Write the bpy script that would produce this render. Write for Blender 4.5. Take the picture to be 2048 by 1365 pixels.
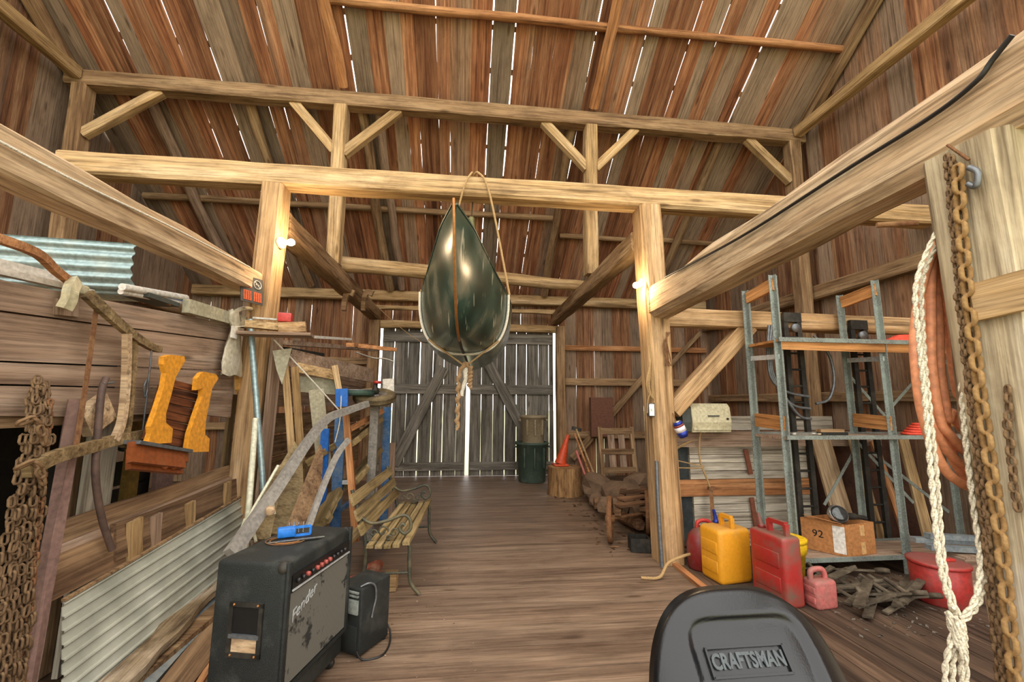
import bpy, bmesh, math, random
from mathutils import Vector, Matrix, noise
random.seed(7)
for o_ in list(bpy.data.objects): bpy.data.objects.remove(o_)
SC = bpy.context.scene
COL = SC.collection
# ------------------------------------------------------------------ camera
PITCH, YAW, ROLL, FPX, EYE = math.radians(8.14), math.radians(6.40), math.radians(0.37), 850.0, Vector((0, 0, 1.5))
_f = Vector((math.sin(YAW)*math.cos(PITCH), math.cos(YAW)*math.cos(PITCH), math.sin(PITCH)))
_r = Vector((math.cos(YAW), -math.sin(YAW), 0)); _u = _r.cross(_f)
_r2 = math.cos(ROLL)*_r + math.sin(ROLL)*_u; _u2 = -math.sin(ROLL)*_r + math.cos(ROLL)*_u
cam_d = bpy.data.cameras.new('camera'); cam = bpy.data.objects.new('camera', cam_d); COL.objects.link(cam)
cam_d.sensor_width = 36; cam_d.lens = FPX/2048*36; cam_d.clip_start = .05; cam_d.clip_end = 500
m_ = Matrix((_r2, _u2, -_f)).transposed().to_4x4(); m_.translation = EYE
cam.matrix_world = m_
SC.camera = cam
# ------------------------------------------------------------------ light
SC.view_settings.view_transform = 'Standard'; SC.view_settings.look = 'None'
SC.view_settings.exposure = 0.0; SC.view_settings.gamma = 1.0; SC.view_settings.use_curve_mapping = False
W = bpy.data.worlds.new('sky'); SC.world = W; W.use_nodes = True
bg = W.node_tree.nodes['Background']; bg.inputs[0].default_value = (1.0, 0.965, 0.915, 1); bg.inputs[1].default_value = 3.5

def at(px, py, X=None, Y=None, Z=None):
    """point of a known wall, floor or bent plane that the photograph shows at this pixel"""
    d = _r2*(px-1024) + _u2*(682.5-py) + _f*FPX
    t = X/d.x if X is not None else (Y/d.y if Y is not None else (Z-EYE.z)/d.z)
    return EYE + d*t
# ------------------------------------------------------------------ materials
MATS = {}
def _nt(name):
    m = bpy.data.materials.new(name); m.use_nodes = True; MATS[name] = m
    nt = m.node_tree; return m, nt, nt.nodes['Principled BSDF']
def N(nt, t, **k):
    n = nt.nodes.new(t)
    for a, v in k.items():
        if a.startswith('i_'):
            key = a[2:]; key = int(key) if key.isdigit() else key
            n.inputs[key].default_value = v
        else: setattr(n, a, v)
    return n
def ramp(nt, stops, fac=None):
    n = nt.nodes.new('ShaderNodeValToRGB'); e = n.color_ramp.elements
    while len(e) < len(stops): e.new(0.5)
    for i, (p, c) in enumerate(stops):
        e[i].position = p; e[i].color = (c[0], c[1], c[2], 1)
    if fac is not None: nt.links.new(fac, n.inputs[0])
    return n
def mix(nt, a, b, fac, mode='MIX'):
    n = N(nt, 'ShaderNodeMix', data_type='RGBA', blend_type=mode)
    for s, v in ((n.inputs[6], a), (n.inputs[7], b), (n.inputs[0], fac)):
        if hasattr(v, 'links') or isinstance(v, bpy.types.NodeSocket): nt.links.new(v, s)
        else: s.default_value = v if isinstance(v, (int, float)) else (v[0], v[1], v[2], 1)
    return n.outputs[2]
def rgb(h):
    c = [int(h[i:i+2], 16)/255 for i in (0, 2, 4)]
    return tuple(x/12.92 if x <= .04045 else ((x+.055)/1.055)**2.4 for x in c)
def wood(name, cols, grey=None, gfac=0.5, scale=(0.7, 9, 9), fine=(2.5, 70, 70), rough=.85, bump=.35, vary=.35, spec=.25, blot=None, crack=.8):
    """grain runs along local X; each object gets its own offset and tint"""
    m, nt, b = _nt(name); L = nt.links
    tc = N(nt, 'ShaderNodeTexCoord'); oi = N(nt, 'ShaderNodeObjectInfo')
    off = N(nt, 'ShaderNodeMath', operation='MULTIPLY', i_1=53.0); L.new(oi.outputs['Random'], off.inputs[0])
    add = N(nt, 'ShaderNodeVectorMath', operation='ADD'); L.new(tc.outputs['Object'], add.inputs[0]); L.new(off.outputs[0], add.inputs[1])
    def noi(sc, scale_, det, dist=0.0, ro=.6):
        mp = N(nt, 'ShaderNodeMapping'); mp.inputs['Scale'].default_value = sc; L.new(add.outputs[0], mp.inputs[0])
        n = N(nt, 'ShaderNodeTexNoise'); n.inputs['Scale'].default_value = scale_; n.inputs['Detail'].default_value = det
        n.inputs['Distortion'].default_value = dist; n.inputs['Roughness'].default_value = ro; L.new(mp.outputs[0], n.inputs[0]); return n.outputs[0]
    g = noi(scale, 1.0, 5, .8); f = noi(fine, 1.0, 3)
    c = [rgb(x) for x in cols]
    base = ramp(nt, [(.28+.44*i/(len(c)-1), x) for i, x in enumerate(c)], g).outputs[0]
    if grey:
        gr = noi((scale[0]*.35, scale[1]*.28, scale[2]*.28), 1.0, 3)
        k = N(nt, 'ShaderNodeMath', operation='MULTIPLY_ADD', i_1=1.3); L.new(oi.outputs['Random'], k.inputs[0]); 
        k.inputs[2].default_value = -0.65
        s = N(nt, 'ShaderNodeMath', operation='ADD'); L.new(gr, s.inputs[0]); L.new(k.outputs[0], s.inputs[1])
        mr = N(nt, 'ShaderNodeMapRange'); mr.inputs[1].default_value = .5-gfac*.5+.05; mr.inputs[2].default_value = .95-gfac*.5+.05; L.new(s.outputs[0], mr.inputs[0])
        base = mix(nt, base, rgb(grey), mr.outputs[0])
    ck = noi((scale[0]*1.6, scale[1]*3.2, scale[2]*3.2), 1.0, 4, .4)
    cr = ramp(nt, [(.33, (.38, .34, .31)), (.47, (1, 1, 1)), (.72, (1.1, 1.09, 1.07))], ck).outputs[0]
    base = mix(nt, base, cr, crack, 'MULTIPLY')
    bt = noi((scale[0]*4, 5.5, 5.5), 1.0, 6, .3, .72)
    base = mix(nt, base, ramp(nt, [(.3, (.58, .55, .52)), (.5, (1, 1, 1)), (.7, (1.18, 1.17, 1.15))], bt).outputs[0], .75, 'MULTIPLY')
    mpk = N(nt, 'ShaderNodeMapping'); mpk.inputs['Scale'].default_value = (1.3, 5, 5); L.new(add.outputs[0], mpk.inputs[0])
    vk = N(nt, 'ShaderNodeTexVoronoi', i_Scale=1.0); L.new(mpk.outputs[0], vk.inputs[0])
    base = mix(nt, base, ramp(nt, [(.05, (.35, .3, .26)), (.13, (1, 1, 1))], vk.outputs['Distance']).outputs[0], .8, 'MULTIPLY')
    fr = ramp(nt, [(.3, (.5, .47, .45)), (.55, (1, 1, 1)), (.8, (1.25, 1.2, 1.15))], f).outputs[0]
    base = mix(nt, base, fr, .8, 'MULTIPLY')
    wn = N(nt, 'ShaderNodeTexWhiteNoise', noise_dimensions='1D'); L.new(oi.outputs['Random'], wn.inputs['W'])
    tint = ramp(nt, [(0, (1-vary, 1-vary, 1-vary)), (1, (1+vary*.7, 1+vary*.6, 1+vary*.5))], wn.outputs['Value']).outputs[0]
    base = mix(nt, base, tint, 1.0, 'MULTIPLY')
    if blot:
        bl = N(nt, 'ShaderNodeTexNoise', i_Scale=blot[1], i_Detail=4.0); L.new(add.outputs[0], bl.inputs[0])
        mr2 = N(nt, 'ShaderNodeMapRange', i_1=.5, i_2=.68); L.new(bl.outputs[0], mr2.inputs[0])
        base = mix(nt, base, rgb(blot[0]), mr2.outputs[0])
    L.new(base, b.inputs['Base Color']); b.inputs['Roughness'].default_value = rough; b.inputs['Specular IOR Level'].default_value = spec
    if bump:
        bm = N(nt, 'ShaderNodeBump', i_Strength=bump, i_Distance=.01); L.new(f, bm.inputs['Height'])
        L.new(bm.outputs[0], b.inputs['Normal'])
    return m
def plain(name, col, rough=.6, metal=0.0, dust=None, dfac=.5, dscale=6.0, spec=.5, bump=0.0, bscale=40.0, emit=None, trans=0.0, fine=.12, topdust=0.0):
    m, nt, b = _nt(name); L = nt.links
    tc = N(nt, 'ShaderNodeTexCoord')
    n = N(nt, 'ShaderNodeTexNoise', i_Scale=dscale, i_Detail=5.0, i_Roughness=.65); L.new(tc.outputs['Object'], n.inputs[0])
    n2 = N(nt, 'ShaderNodeTexNoise', i_Scale=bscale, i_Detail=3.0); L.new(tc.outputs['Object'], n2.inputs[0])
    base = mix(nt, rgb(col), ramp(nt, [(.3, (1-2*fine,)*3), (.7, (1+2*fine,)*3)], n2.outputs[0]).outputs[0], 1.0, 'MULTIPLY')
    if dust:
        mr = N(nt, 'ShaderNodeMapRange', i_1=.72-dfac*.5, i_2=.98-dfac*.5); L.new(n.outputs[0], mr.inputs[0])
        base = mix(nt, base, rgb(dust), mr.outputs[0])
        if topdust:
            ge = N(nt, 'ShaderNodeNewGeometry'); sp = N(nt, 'ShaderNodeSeparateXYZ'); L.new(ge.outputs['Normal'], sp.inputs[0])
            mt = N(nt, 'ShaderNodeMapRange', i_1=.45, i_2=.9, i_4=topdust); L.new(sp.outputs['Z'], mt.inputs[0])
            base = mix(nt, base, rgb(dust), mt.outputs[0])
    L.new(base, b.inputs['Base Color']); b.inputs['Roughness'].default_value = rough; b.inputs['Metallic'].default_value = metal
    b.inputs['Specular IOR Level'].default_value = spec
    if bump:
        bm = N(nt, 'ShaderNodeBump', i_Strength=bump, i_Distance=.01); L.new(n2.outputs[0], bm.inputs['Height']); L.new(bm.outputs[0], b.inputs['Normal'])
    if emit: b.inputs['Emission Color'].default_value = (*rgb(emit[0]), 1); b.inputs['Emission Strength'].default_value = emit[1]
    if trans: b.inputs['Transmission Weight'].default_value = trans
    return m
# ------------------------------------------------------------------ building helpers
def tag(o, label=None, cat=None, group=None, kind=None):
    for k, v in (('label', label), ('category', cat), ('group', group), ('kind', kind)):
        if v: o[k] = v
    return o
def thing(name, loc, label, cat, group=None):
    o = bpy.data.objects.new(name, None); COL.objects.link(o); o.location = Vector(loc); o.empty_display_size = .1
    return tag(o, label, cat, group)
def struct(name):
    o = bpy.data.objects.new(name, None); COL.objects.link(o); o.empty_display_size = .1; o['kind'] = 'structure'; return o
def put(name, me, mat, parent=None, frame=None):
    me.materials.clear(); me.materials.append(MATS[mat] if isinstance(mat, str) else mat)
    o = bpy.data.objects.new(name, me); COL.objects.link(o)
    if parent is not None:
        o.parent = parent
        o.matrix_parent_inverse = Matrix.Translation(-parent.location) if parent.type == 'EMPTY' else parent.matrix_basis.inverted()
    if frame is not None: o.matrix_basis = frame
    return o
def fr(A, B, up=(0, 0, 1)):
    """frame with X along A->B, Z near up, origin at A"""
    A, B = Vector(A), Vector(B); x = (B-A).normalized(); u = Vector(up)
    y = u.cross(x)
    if y.length < 1e-4: y = Vector((0, 1, 0)).cross(x)
    y.normalize(); z = x.cross(y)
    m = Matrix((x, y, z)).transposed().to_4x4(); m.translation = A; return m
class MB:
    def __init__(s): s.v, s.f, s.sm = [], [], []
    def add(s, vs, fs, smooth=False):
        k = len(s.v); s.v += [tuple(p) for p in vs]
        for f in fs: s.f.append([k+i for i in f]); s.sm.append(smooth)
        return s
    def box(s, c, d, M=None, bev=0):
        x, y, z = d[0]/2, d[1]/2, d[2]/2; c = Vector(c)
        M = M or Matrix.Identity(3)
        if bev:
            ps = [];
            bm = bmesh.new(); bmesh.ops.create_cube(bm, size=1)
            for v in bm.verts: v.co = Vector((v.co.x*2*x, v.co.y*2*y, v.co.z*2*z))
            bmesh.ops.bevel(bm, geom=list(bm.edges)[:], offset=bev, segments=3 if bev > .008 else 2, affect='EDGES', profile=.5)
            bm.verts.index_update(); vs = [c + M @ v.co for v in bm.verts]; fs = [[v.index for v in f.verts] for f in bm.faces]; bm.free()
            return s.add(vs, fs, True)
        vs = [c + M @ Vector((a*x, b*y, e*z)) for a in (-1, 1) for b in (-1, 1) for e in (-1, 1)]
        return s.add(vs, [(0, 1, 3, 2), (4, 6, 7, 5), (0, 4, 5, 1), (2, 3, 7, 6), (0, 2, 6, 4), (1, 5, 7, 3)])
    def bar(s, A, B, w, h, up=(0, 0, 1), bev=0):
        A, B = Vector(A), Vector(B); m = fr(A, B, up)
        return s.box((A+B)/2, ((B-A).length, w, h), m.to_3x3(), bev)
    def tube(s, pts, r, n=8, closed=False, cap=True):
        pts = [Vector(p) for p in pts]; k = len(pts); rs = r if isinstance(r, (list, tuple)) else [r]*k
        vs = []; prev = None
        for i, p in enumerate(pts):
            a = pts[(i-1) % k] if (i or closed) else p; b = pts[(i+1) % k] if (i < k-1 or closed) else p
            t = (b-a).normalized() if (b-a).length > 1e-9 else Vector((0, 0, 1))
            if prev is None:
                q = Vector((0, 0, 1)) if abs(t.z) < .9 else Vector((1, 0, 0)); u = t.cross(q).normalized()
            else: u = (prev - t*prev.dot(t)); u = u.normalized() if u.length > 1e-6 else t.orthogonal().normalized()
            prev = u; w = t.cross(u)
            vs += [p + (u*math.cos(2*math.pi*j/n) + w*math.sin(2*math.pi*j/n))*rs[i] for j in range(n)]
        fs = []
        for i in range(k if closed else k-1):
            for j in range(n):
                a, b = i*n, ((i+1) % k)*n
                fs.append((a+j, a+(j+1) % n, b+(j+1) % n, b+j))
        s.add(vs, fs, True)
        if cap and not closed:
            s.add([vs[j] for j in range(n)], [list(range(n))[::-1]]); s.add([vs[(k-1)*n+j] for j in range(n)], [list(range(n))])
        return s
    def lathe(s, prof, c=(0, 0, 0), ax=(0, 0, 1), n=24, sy=1.0):
        c = Vector(c); a = Vector(ax).normalized(); u = a.orthogonal().normalized() if abs(a.z) < .99 else Vector((1, 0, 0)); w = a.cross(u)
        vs = []
        for r, h in prof:
            vs += [c + a*h + (u*math.cos(2*math.pi*j/n) + w*math.sin(2*math.pi*j/n)*sy)*max(r, 1e-4) for j in range(n)]
        fs = [(i*n+j, i*n+(j+1) % n, (i+1)*n+(j+1) % n, (i+1)*n+j) for i in range(len(prof)-1) for j in range(n)]
        return s.add(vs, fs, True)
    def prism(s, poly, h, M, smooth=False):
        """polygon in local XY of M extruded +-h/2 along local Z"""
        k = len(poly); vs = [M @ Vector((p[0], p[1], e*h/2)) for e in (-1, 1) for p in poly]
        s.add(vs, [list(range(k))[::-1], list(range(k, 2*k))]); s.add(vs, [(i, (i+1) % k, k+(i+1) % k, k+i) for i in range(k)], smooth); return s
    def ball(s, c, r, n=12, sc=(1, 1, 1)):
        c = Vector(c); vs = []; fs = []; m = n//2
        for i in range(m+1):
            t = math.pi*i/m
            for j in range(n):
                p = 2*math.pi*j/n; vs.append(c + Vector((math.sin(t)*math.cos(p)*sc[0], math.sin(t)*math.sin(p)*sc[1], math.cos(t)*sc[2]))*r)
        for i in range(m):
            for j in range(n): fs.append((i*n+j, (i+1)*n+j, (i+1)*n+(j+1) % n, i*n+(j+1) % n))
        return s.add(vs, fs, True)
    def grid(s, rows, smooth=True, closed=False):
        n = len(rows[0]); vs = [p for r in rows for p in r]
        fs = [(i*n+j, i*n+(j+1) % n, (i+1)*n+(j+1) % n, (i+1)*n+j) for i in range(len(rows)-1) for j in range(n if closed else n-1)]
        return s.add(vs, fs, smooth)
    def mesh(s, name='m', weld=False):
        me = bpy.data.meshes.new(name); me.from_pydata(s.v, [], s.f); me.polygons.foreach_set('use_smooth', s.sm); me.update()
        bm = bmesh.new(); bm.from_mesh(me)
        if weld: bmesh.ops.remove_doubles(bm, verts=bm.verts, dist=1e-5)
        bmesh.ops.recalc_face_normals(bm, faces=bm.faces); bm.to_mesh(me); bm.free()
        return me
    def to(s, name, mat, parent=None, frame=None, weld=False, label=None):
        o = put(name, s.mesh(name, weld), mat, parent, frame)
        if label: o['label'] = label
        return o
def spline(pts, k=8):
    """Catmull-Rom through points"""
    P = [Vector(p) for p in pts]; out = []
    for i in range(len(P)-1):
        a, b, c, d = P[max(i-1, 0)], P[i], P[i+1], P[min(i+2, len(P)-1)]
        for j in range(k):
            t = j/k; out.append(.5*((2*b) + (c-a)*t + (2*a-5*b+4*c-d)*t*t + (3*b-a-3*c+d)*t**3))
    out.append(P[-1]); return out
def hewn(L, w, h, amp=.012, cham=.12, step=.14, seed=None, bow=0.0):
    """squared timber along local X with waney edges"""
    sd = random.random()*100 if seed is None else seed
    n = max(3, int(L/step)); cw, ch = w*cham, h*cham
    sec = [(-w/2+cw, -h/2), (w/2-cw, -h/2), (w/2, -h/2+ch), (w/2, h/2-ch), (w/2-cw, h/2), (-w/2+cw, h/2), (-w/2, h/2-ch), (-w/2, -h/2+ch)]
    vs = []
    for i in range(n+1):
        x = L*i/n; b = bow*math.sin(math.pi*i/n)
        for j, (y, z) in enumerate(sec):
            q = Vector((x*1.7+sd, j*1.3+sd, sd)); d = noise.noise(q)*amp; e = noise.noise(q+Vector((9, 7, 3)))*amp
            vs.append((x, y*(1+0)+d, z+e+b))
    fs = [(i*8+j, i*8+(j+1) % 8, (i+1)*8+(j+1) % 8, (i+1)*8+j) for i in range(n) for j in range(8)]
    m = MB(); m.add(vs, fs); m.add([vs[j] for j in range(8)], [list(range(8))]); m.add(vs[-8:], [list(range(8))])
    return m
def timber(name, A, B, w, h, mat, label, cat='beam', up=(0, 0, 1), amp=.012, cham=.1, bow=0.0, parent=None, group=None):
    A, B = Vector(A), Vector(B)
    o = put(name, hewn((B-A).length, w, h, amp, cham, bow=bow).mesh(name, True), mat, parent, fr(A, B, up))
    return tag(o, label, cat, group) if parent is None else o
def pole(name, A, B, r0, r1, mat, label, cat='pole', amp=.015, parent=None):
    A, B = Vector(A), Vector(B); L = (B-A).length; n = max(4, int(L/.2)); sd = random.random()*50; pts = []; rs = []
    for i in range(n+1):
        t = i/n; pts.append(Vector((L*t, noise.noise(Vector((t*4, sd, 0)))*amp*2, noise.noise(Vector((t*4, sd, 9)))*amp*2)))
        rs.append((r0+(r1-r0)*t)*(1+.12*noise.noise(Vector((t*11, sd, 5)))))
    o = MB().tube(pts, rs, 10).to(name, mat, parent, fr(A, B))
    return tag(o, label, cat) if parent is None else o
def board_mesh(L, w, t, seg=6, jit=.008, taper=0.0):
    """plank along local X, width along Y, thickness along Z, edges a little uneven"""
    vs = []
    for i in range(seg+1):
        x = L*i/seg; k = 1-taper*i/seg
        a = -w/2*k + (random.random()-.5)*jit; b = w/2*k + (random.random()-.5)*jit
        vs += [(x, a, -t/2), (x, b, -t/2), (x, b, t/2), (x, a, t/2)]
    fs = [(i*4+j, i*4+(j+1) % 4, i*4+4+(j+1) % 4, i*4+4+j) for i in range(seg) for j in range(4)]
    m = MB(); m.add(vs, fs); m.add(vs[:4], [(0, 1, 2, 3)]); m.add(vs[-4:], [(3, 2, 1, 0)])
    return m.mesh('board', True)
def board(name, A, B, w, t, mat, parent=None, up=(0, 0, 1), seg=6, jit=.008, taper=0.0, label=None, cat=None, group=None):
    """width lies across `up`'s normal: thickness is along up"""
    A, B = Vector(A), Vector(B)
    o = put(name, board_mesh((B-A).length, w, t, seg, jit, taper), mat, parent, fr(A, B, up))
    return tag(o, label, cat, group)
def copy_to(src, parent, frame):
    o = src.copy(); COL.objects.link(o); o.parent = parent
    o.matrix_parent_inverse = Matrix.Translation(-parent.location) if parent.type == 'EMPTY' else Matrix.Identity(4)
    o.matrix_basis = frame; return o
# palette
wood('w_roof', ['5c3824', '8b5b40', 'a87755', 'bb9474'], grey='988470', gfac=.38, scale=(.5, 12, 12), fine=(3, 90, 90))
wood('w_wall', ['553520', '80573c', '99704f', 'ae8865'], grey='8c7763', gfac=.28, scale=(.5, 12, 12), fine=(3, 90, 90))
wood('w_door', ['4a4740', '6c685f', '858076', 'a09a8e'], scale=(.6, 10, 10), vary=.18)
wood('w_beam', ['8a6d4a', 'ab8c60', 'bfa176', 'd0b68e'], scale=(.6, 8, 8), vary=.08)
wood('w_post', ['846444', 'ab885e', 'be9c72', 'cdb08a'], scale=(.6, 8, 8), vary=.08)
wood('w_beamdk', ['6b5038', '8a6d4e', '9f8260', 'b39873'], scale=(.6, 8, 8), vary=.12)
wood('w_pale', ['8f7558', 'b29573', 'c4aa88', 'd6c0a0'], scale=(.6, 8, 8), vary=.06)
wood('w_orange', ['85552f', 'a9744a', 'bd895c', 'cd9f74'], scale=(.6, 9, 9), vary=.12)
wood('w_floor', ['645040', '786250', '88725e', '9a846e'], scale=(.6, 9, 9), vary=.1, rough=.5, spec=.4, bump=.2, crack=.45)
wood('w_mow', ['7a6250', '957c67', 'a58d78', 'b5a08c'], scale=(.5, 9, 9), vary=.12, crack=.55)
wood('w_white', ['9a9080', 'b9b09d', 'c6beac', 'd3ccbd'], scale=(.4, 6, 6), vary=.08)
# ================================================================== the barn
BX, GX, YP, YB, YQ, YF = 1.86, 5.35, 4.14, 8.88, 5.8, -1.2     # bent, gable, lamp-post row, back wall, purlin, front
def roof_z(y): return 5.98 - .705*(y-5.8)
SL = math.atan(.705)
plain('dirt', '5a4838', .95, dust='7a6650', dscale=3.0, bump=.6, bscale=25, spec=.1)
plain('grass', 'c0c39c', .95, dust='c9c09c', dscale=.6, spec=.1)
g = MB().box((0, 4, -.28), (160, 160, .1)).to('ground', 'grass'); g['kind'] = 'structure'
# floor: aisle planks run from side to side; the side bays have a dirt floor
floor = struct('floor')
for sgn, x0, x1 in (('L', -GX, -2.0), ('R', 2.0, GX)):
    MB().box(((x0+x1)/2, (YB+YF)/2, -.06), (x1-x0, YB-YF, .1)).to('earth', 'dirt', floor)
y = YF
while y < YB+.1:
    w = random.uniform(.2, .29)
    board('floor_plank', (-2.0, y+w/2, -.03+random.uniform(-.003, .003)), (2.0, y+w/2, -.03+random.uniform(-.003, .003)), w-.006, .06, 'w_floor', floor, seg=8, jit=.005)
    y += w
# roof over the back half, boards running from eave to ridge
ceiling = struct('ceiling')
up_r = Vector((0, math.sin(SL), math.cos(SL)))
def roof_tier(ya, yb, lift, gaps):
    x = -GX-.1
    while x < GX+.1:
        w = random.uniform(.17, .31); gap = random.choice(gaps)
        a = Vector((x+w/2, ya, roof_z(ya)+lift)); b = Vector((x+w/2+random.uniform(-.02, .02), yb, roof_z(yb)+lift+random.uniform(0, .006)))
        board('roof_board', a, b, w, .024, 'w_roof', ceiling, up=up_r, seg=14, jit=.013); x += w+gap
roof_tier(9.3, 3.7, .02, (-.004, -.003, -.002, -.001, 0, .003, .007))
for k in range(13):
    yy = 3.8+.43*k+random.uniform(-.04, .04); board('roof_lath', (-GX-.2, yy, roof_z(yy)+.055), (GX+.2, yy+.02, roof_z(yy+.02)+.055), .07, .02, 'w_wall', ceiling, up=up_r, seg=4, jit=.02)
# back wall: boards standing upright either side of the doors
wall_back = struct('wall_back')
def upright_boards(parent, xs, yfun, z0, z1, mat, up, gaps, wr=(.14, .26), t=.024):
    x, xe = xs
    while x < xe-.03:
        w = min(random.uniform(*wr), xe-x); p = yfun(x+w/2)
        board('wall_board', p+Vector((0, 0, z0)), p+Vector((random.uniform(-.006, .006), 0, z1(x+w/2) if callable(z1) else z1)), w, t, mat, parent, up=up, seg=6, jit=.012)
        x += w+random.choice(gaps)

DX0, DX1 = -1.72, 1.93
upright_boards(wall_back, (-GX-.14, DX0-.1), lambda x: Vector((x, YB+.1, 0)), -.05, 3.95, 'w_wall', (0, 1, 0), (0, 0, .003, .006))
upright_boards(wall_back, (DX1+.1, GX+.14), lambda x: Vector((x, YB+.1, 0)), -.05, 3.92, 'w_wall', (0, 1, 0), (0, 0, .003, .005))
upright_boards(wall_back, (DX0-.1, DX1+.1), lambda x: Vector((x, YB+.1, 0)), 3.0, 3.95, 'w_wall', (0, 1, 0), (0, .003))
for z, mat in ((2.66, 'w_orange'), (1.93, 'w_beamdk'), (.82, 'w_beamdk')):
    timber('wall_girt', (DX1+.2, YB+.03, z), (GX, YB+.03, z), .09, .11 if z > 2 else .15, mat, None, parent=wall_back, amp=.006)
for z in (2.3, 1.0):
    timber('wall_girt', (-GX, YB+.03, z), (DX0-.05, YB+.03, z), .09, .14, 'w_beamdk', None, parent=wall_back, amp=.006)
# gable walls
def gtop(yy): return lambda q: min(roof_z(q), roof_z(4.2)-.705*(4.2-q))+.02
for side, sx in (('left', -1), ('right', 1)):
    wl = struct('wall_'+side)
    upright_boards(wl, (YF, YB+.1), lambda q, sx=sx: Vector((sx*(GX+.12), q, 0)), -.05, lambda q: min(roof_z(q), roof_z(4.2)-.705*(4.2-q))+.16, 'w_wall', (1, 0, 0), (0, 0, .003, .005), wr=(.2, .34))
    timber('wall_girt', (sx*(GX+.02), YF, 3.2), (sx*(GX+.02), YB, 3.18), .16, .2, 'w_beamdk', None, parent=wl)
    timber('wall_girt', (sx*(GX+.05), YF, 1.6), (sx*(GX+.05), YB, 1.6), .1, .14, 'w_beamdk', None, parent=wl)
# ---------------------------------------------------------------- doors
def leaf(name, x0, x1, brace):
    d = struct(name); x = x0
    while x < x1-.04:
        w = min(random.uniform(.19, .27), x1-x)
        board('door_board', (x+w/2, YB+.1, .004), (x+w/2, YB+.1, 3.02+random.uniform(-.03, .03)), w, .025, 'w_door', d, up=(0, 1, 0), seg=6, jit=.008)
        x += w+random.choice((.004, .012, .016, .02))
    for z, h in ((2.83, .22), (1.75, .2), (.2, .16)):
        board('door_rail', (x0+.02, YB+.06, z), (x1-.02, YB+.06, z), h, .04, 'w_door', d, up=(0, 1, 0), seg=3, jit=.004)
    for A, B in brace:
        board('door_brace', A, B, .22, .035, 'w_door', d, up=(0, 1, 0), seg=3, jit=.004)
leaf('door_1', DX0+.03, .05, [((-1.35, YB+.02, .25), (-.42, YB+.02, 2.2))])
leaf('door_2', .13, DX1-.03, [((1.6, YB+.02, .3), (.5, YB+.02, 2.3))])
timber('door_post', (DX0-.1, YB-.13, 0), (DX0-.1, YB-.13, 3.12), .2, .2, 'w_beamdk', 'rough squared post at the hinge side of the barn doors beside the mow wall', 'post', up=(0, 1, 0))
timber('door_post', (DX1+.08, YB-.13, 0), (DX1+.08, YB-.13, 3.07), .18, .2, 'w_beamdk', 'brown squared post between the barn doors and the woodpile wall', 'post', up=(0, 1, 0))
timber('door_lintel', (DX0-.2, YB-.04, 3.07), (DX1+.2, YB-.04, 3.04), .14, .15, 'w_beam', 'narrow timber lintel right above the grey barn doors', 'beam')
timber('wall_plate', (-GX, YB-.02, 3.66), (GX, YB-.02, 3.66), .2, .2, 'w_beam', 'long wall plate under the eave carrying the lower roof boards', 'beam')
timber('spare_rail', (DX0-.1, YB-.2, 3.38), (DX1+.1, YB-.2, 3.38), .09, .08, 'w_beam', 'thin rail between the wall plate and the door lintel', 'beam', amp=.02)
# ---------------------------------------------------------------- timber frame
for sx, nm in ((-1, 'amplifier and bulb with red box'), (1, 'bulb, rope coil and blue can')):
    pass
timber('tie_beam', (-3.75, YP, 3.66), (GX, YP, 3.66), .2, .22, 'w_beam', 'long pale cross beam resting on both lamp posts and carrying the canoe', 'beam', bow=.0)
timber('lamp_post', (-1.92, YP, 0), (-1.86, YP, 3.56), .2, .22, 'w_post', 'squared post carrying the bare bulb above the red box', 'post', up=(0, 1, 0))
timber('lamp_post', (1.99, YP, 0), (1.91, YP, 3.56), .24, .27, 'w_post', 'stout squared post carrying the blue can and the switch box', 'post', up=(0, 1, 0), cham=.14)
timber('bent_beam', (-1.86, YP+.12, 3.25), (-1.83, YB, 3.25), .22, .24, 'w_beamdk', 'beam running to the doors above the iron hooks', 'beam', amp=.02)
timber('bent_beam', (1.88, YP+.14, 3.25), (1.92, YB-.06, 3.25), .2, .22, 'w_beamdk', 'beam running to the doors above the woodpile', 'beam', amp=.02)
timber('mow_beam', at(0, 312, X=-1.93)+Vector((-.0, -1.2, -.04)), (-1.95, YP-.1, 2.57), .17, .2, 'w_pale', 'heavy hewn beam with a pale crack line above the plank mow wall', 'beam', amp=.02)
timber('shed_beam', (1.93, .3, 2.62), (1.95, YP-.1, 2.5), .24, .32, 'w_pale', 'massive hewn beam with a black cable stapled along it', 'beam', amp=.022, cham=.16)
# purlin, its posts and braces
timber('purlin', (-GX, YQ, 5.76), (GX, YQ, 5.76), .2, .22, 'w_beamdk', 'long purlin high under the roof boards on braced posts', 'beam', amp=.015)
for x, lab in ((-1.82, 'purlin post above the bare bulb and its lamp post'), (1.83, 'purlin post above the woodpile side beam'), (-GX+.18, 'purlin post against the gable wall over the plank mow'), (GX-.18, 'purlin post against the gable wall over the metal rack')):
    timber('purlin_post', (x, YQ+.1, 3.36 if abs(x) < 3 else 0), (x, YQ, 5.66), .18, .2, 'w_beam' if abs(x) < 3 else 'w_beamdk', lab, 'post', up=(0, 1, 0))
def brace(A, B, lab, w=.1, h=.13, mat='w_beam', name='knee_brace'):
    timber(name, A, B, w, h, mat, lab, 'brace', amp=.006, cham=.06)
BR = ((-1.82, -.66, 4.98, 'over the lamp post, on the mow side'), (-1.82, .8, 4.95, 'over the lamp post, on the canoe side'), (1.83, -.72, 4.98, 'over the woodpile beam, on the canoe side'), (1.83, .72, 4.98, 'over the woodpile beam, on the rack side'),
      (-GX+.2, .95, 4.98, 'at the gable end over the mow'), (GX-.2, -.75, 5.0, 'at the gable end over the rack'))
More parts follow.
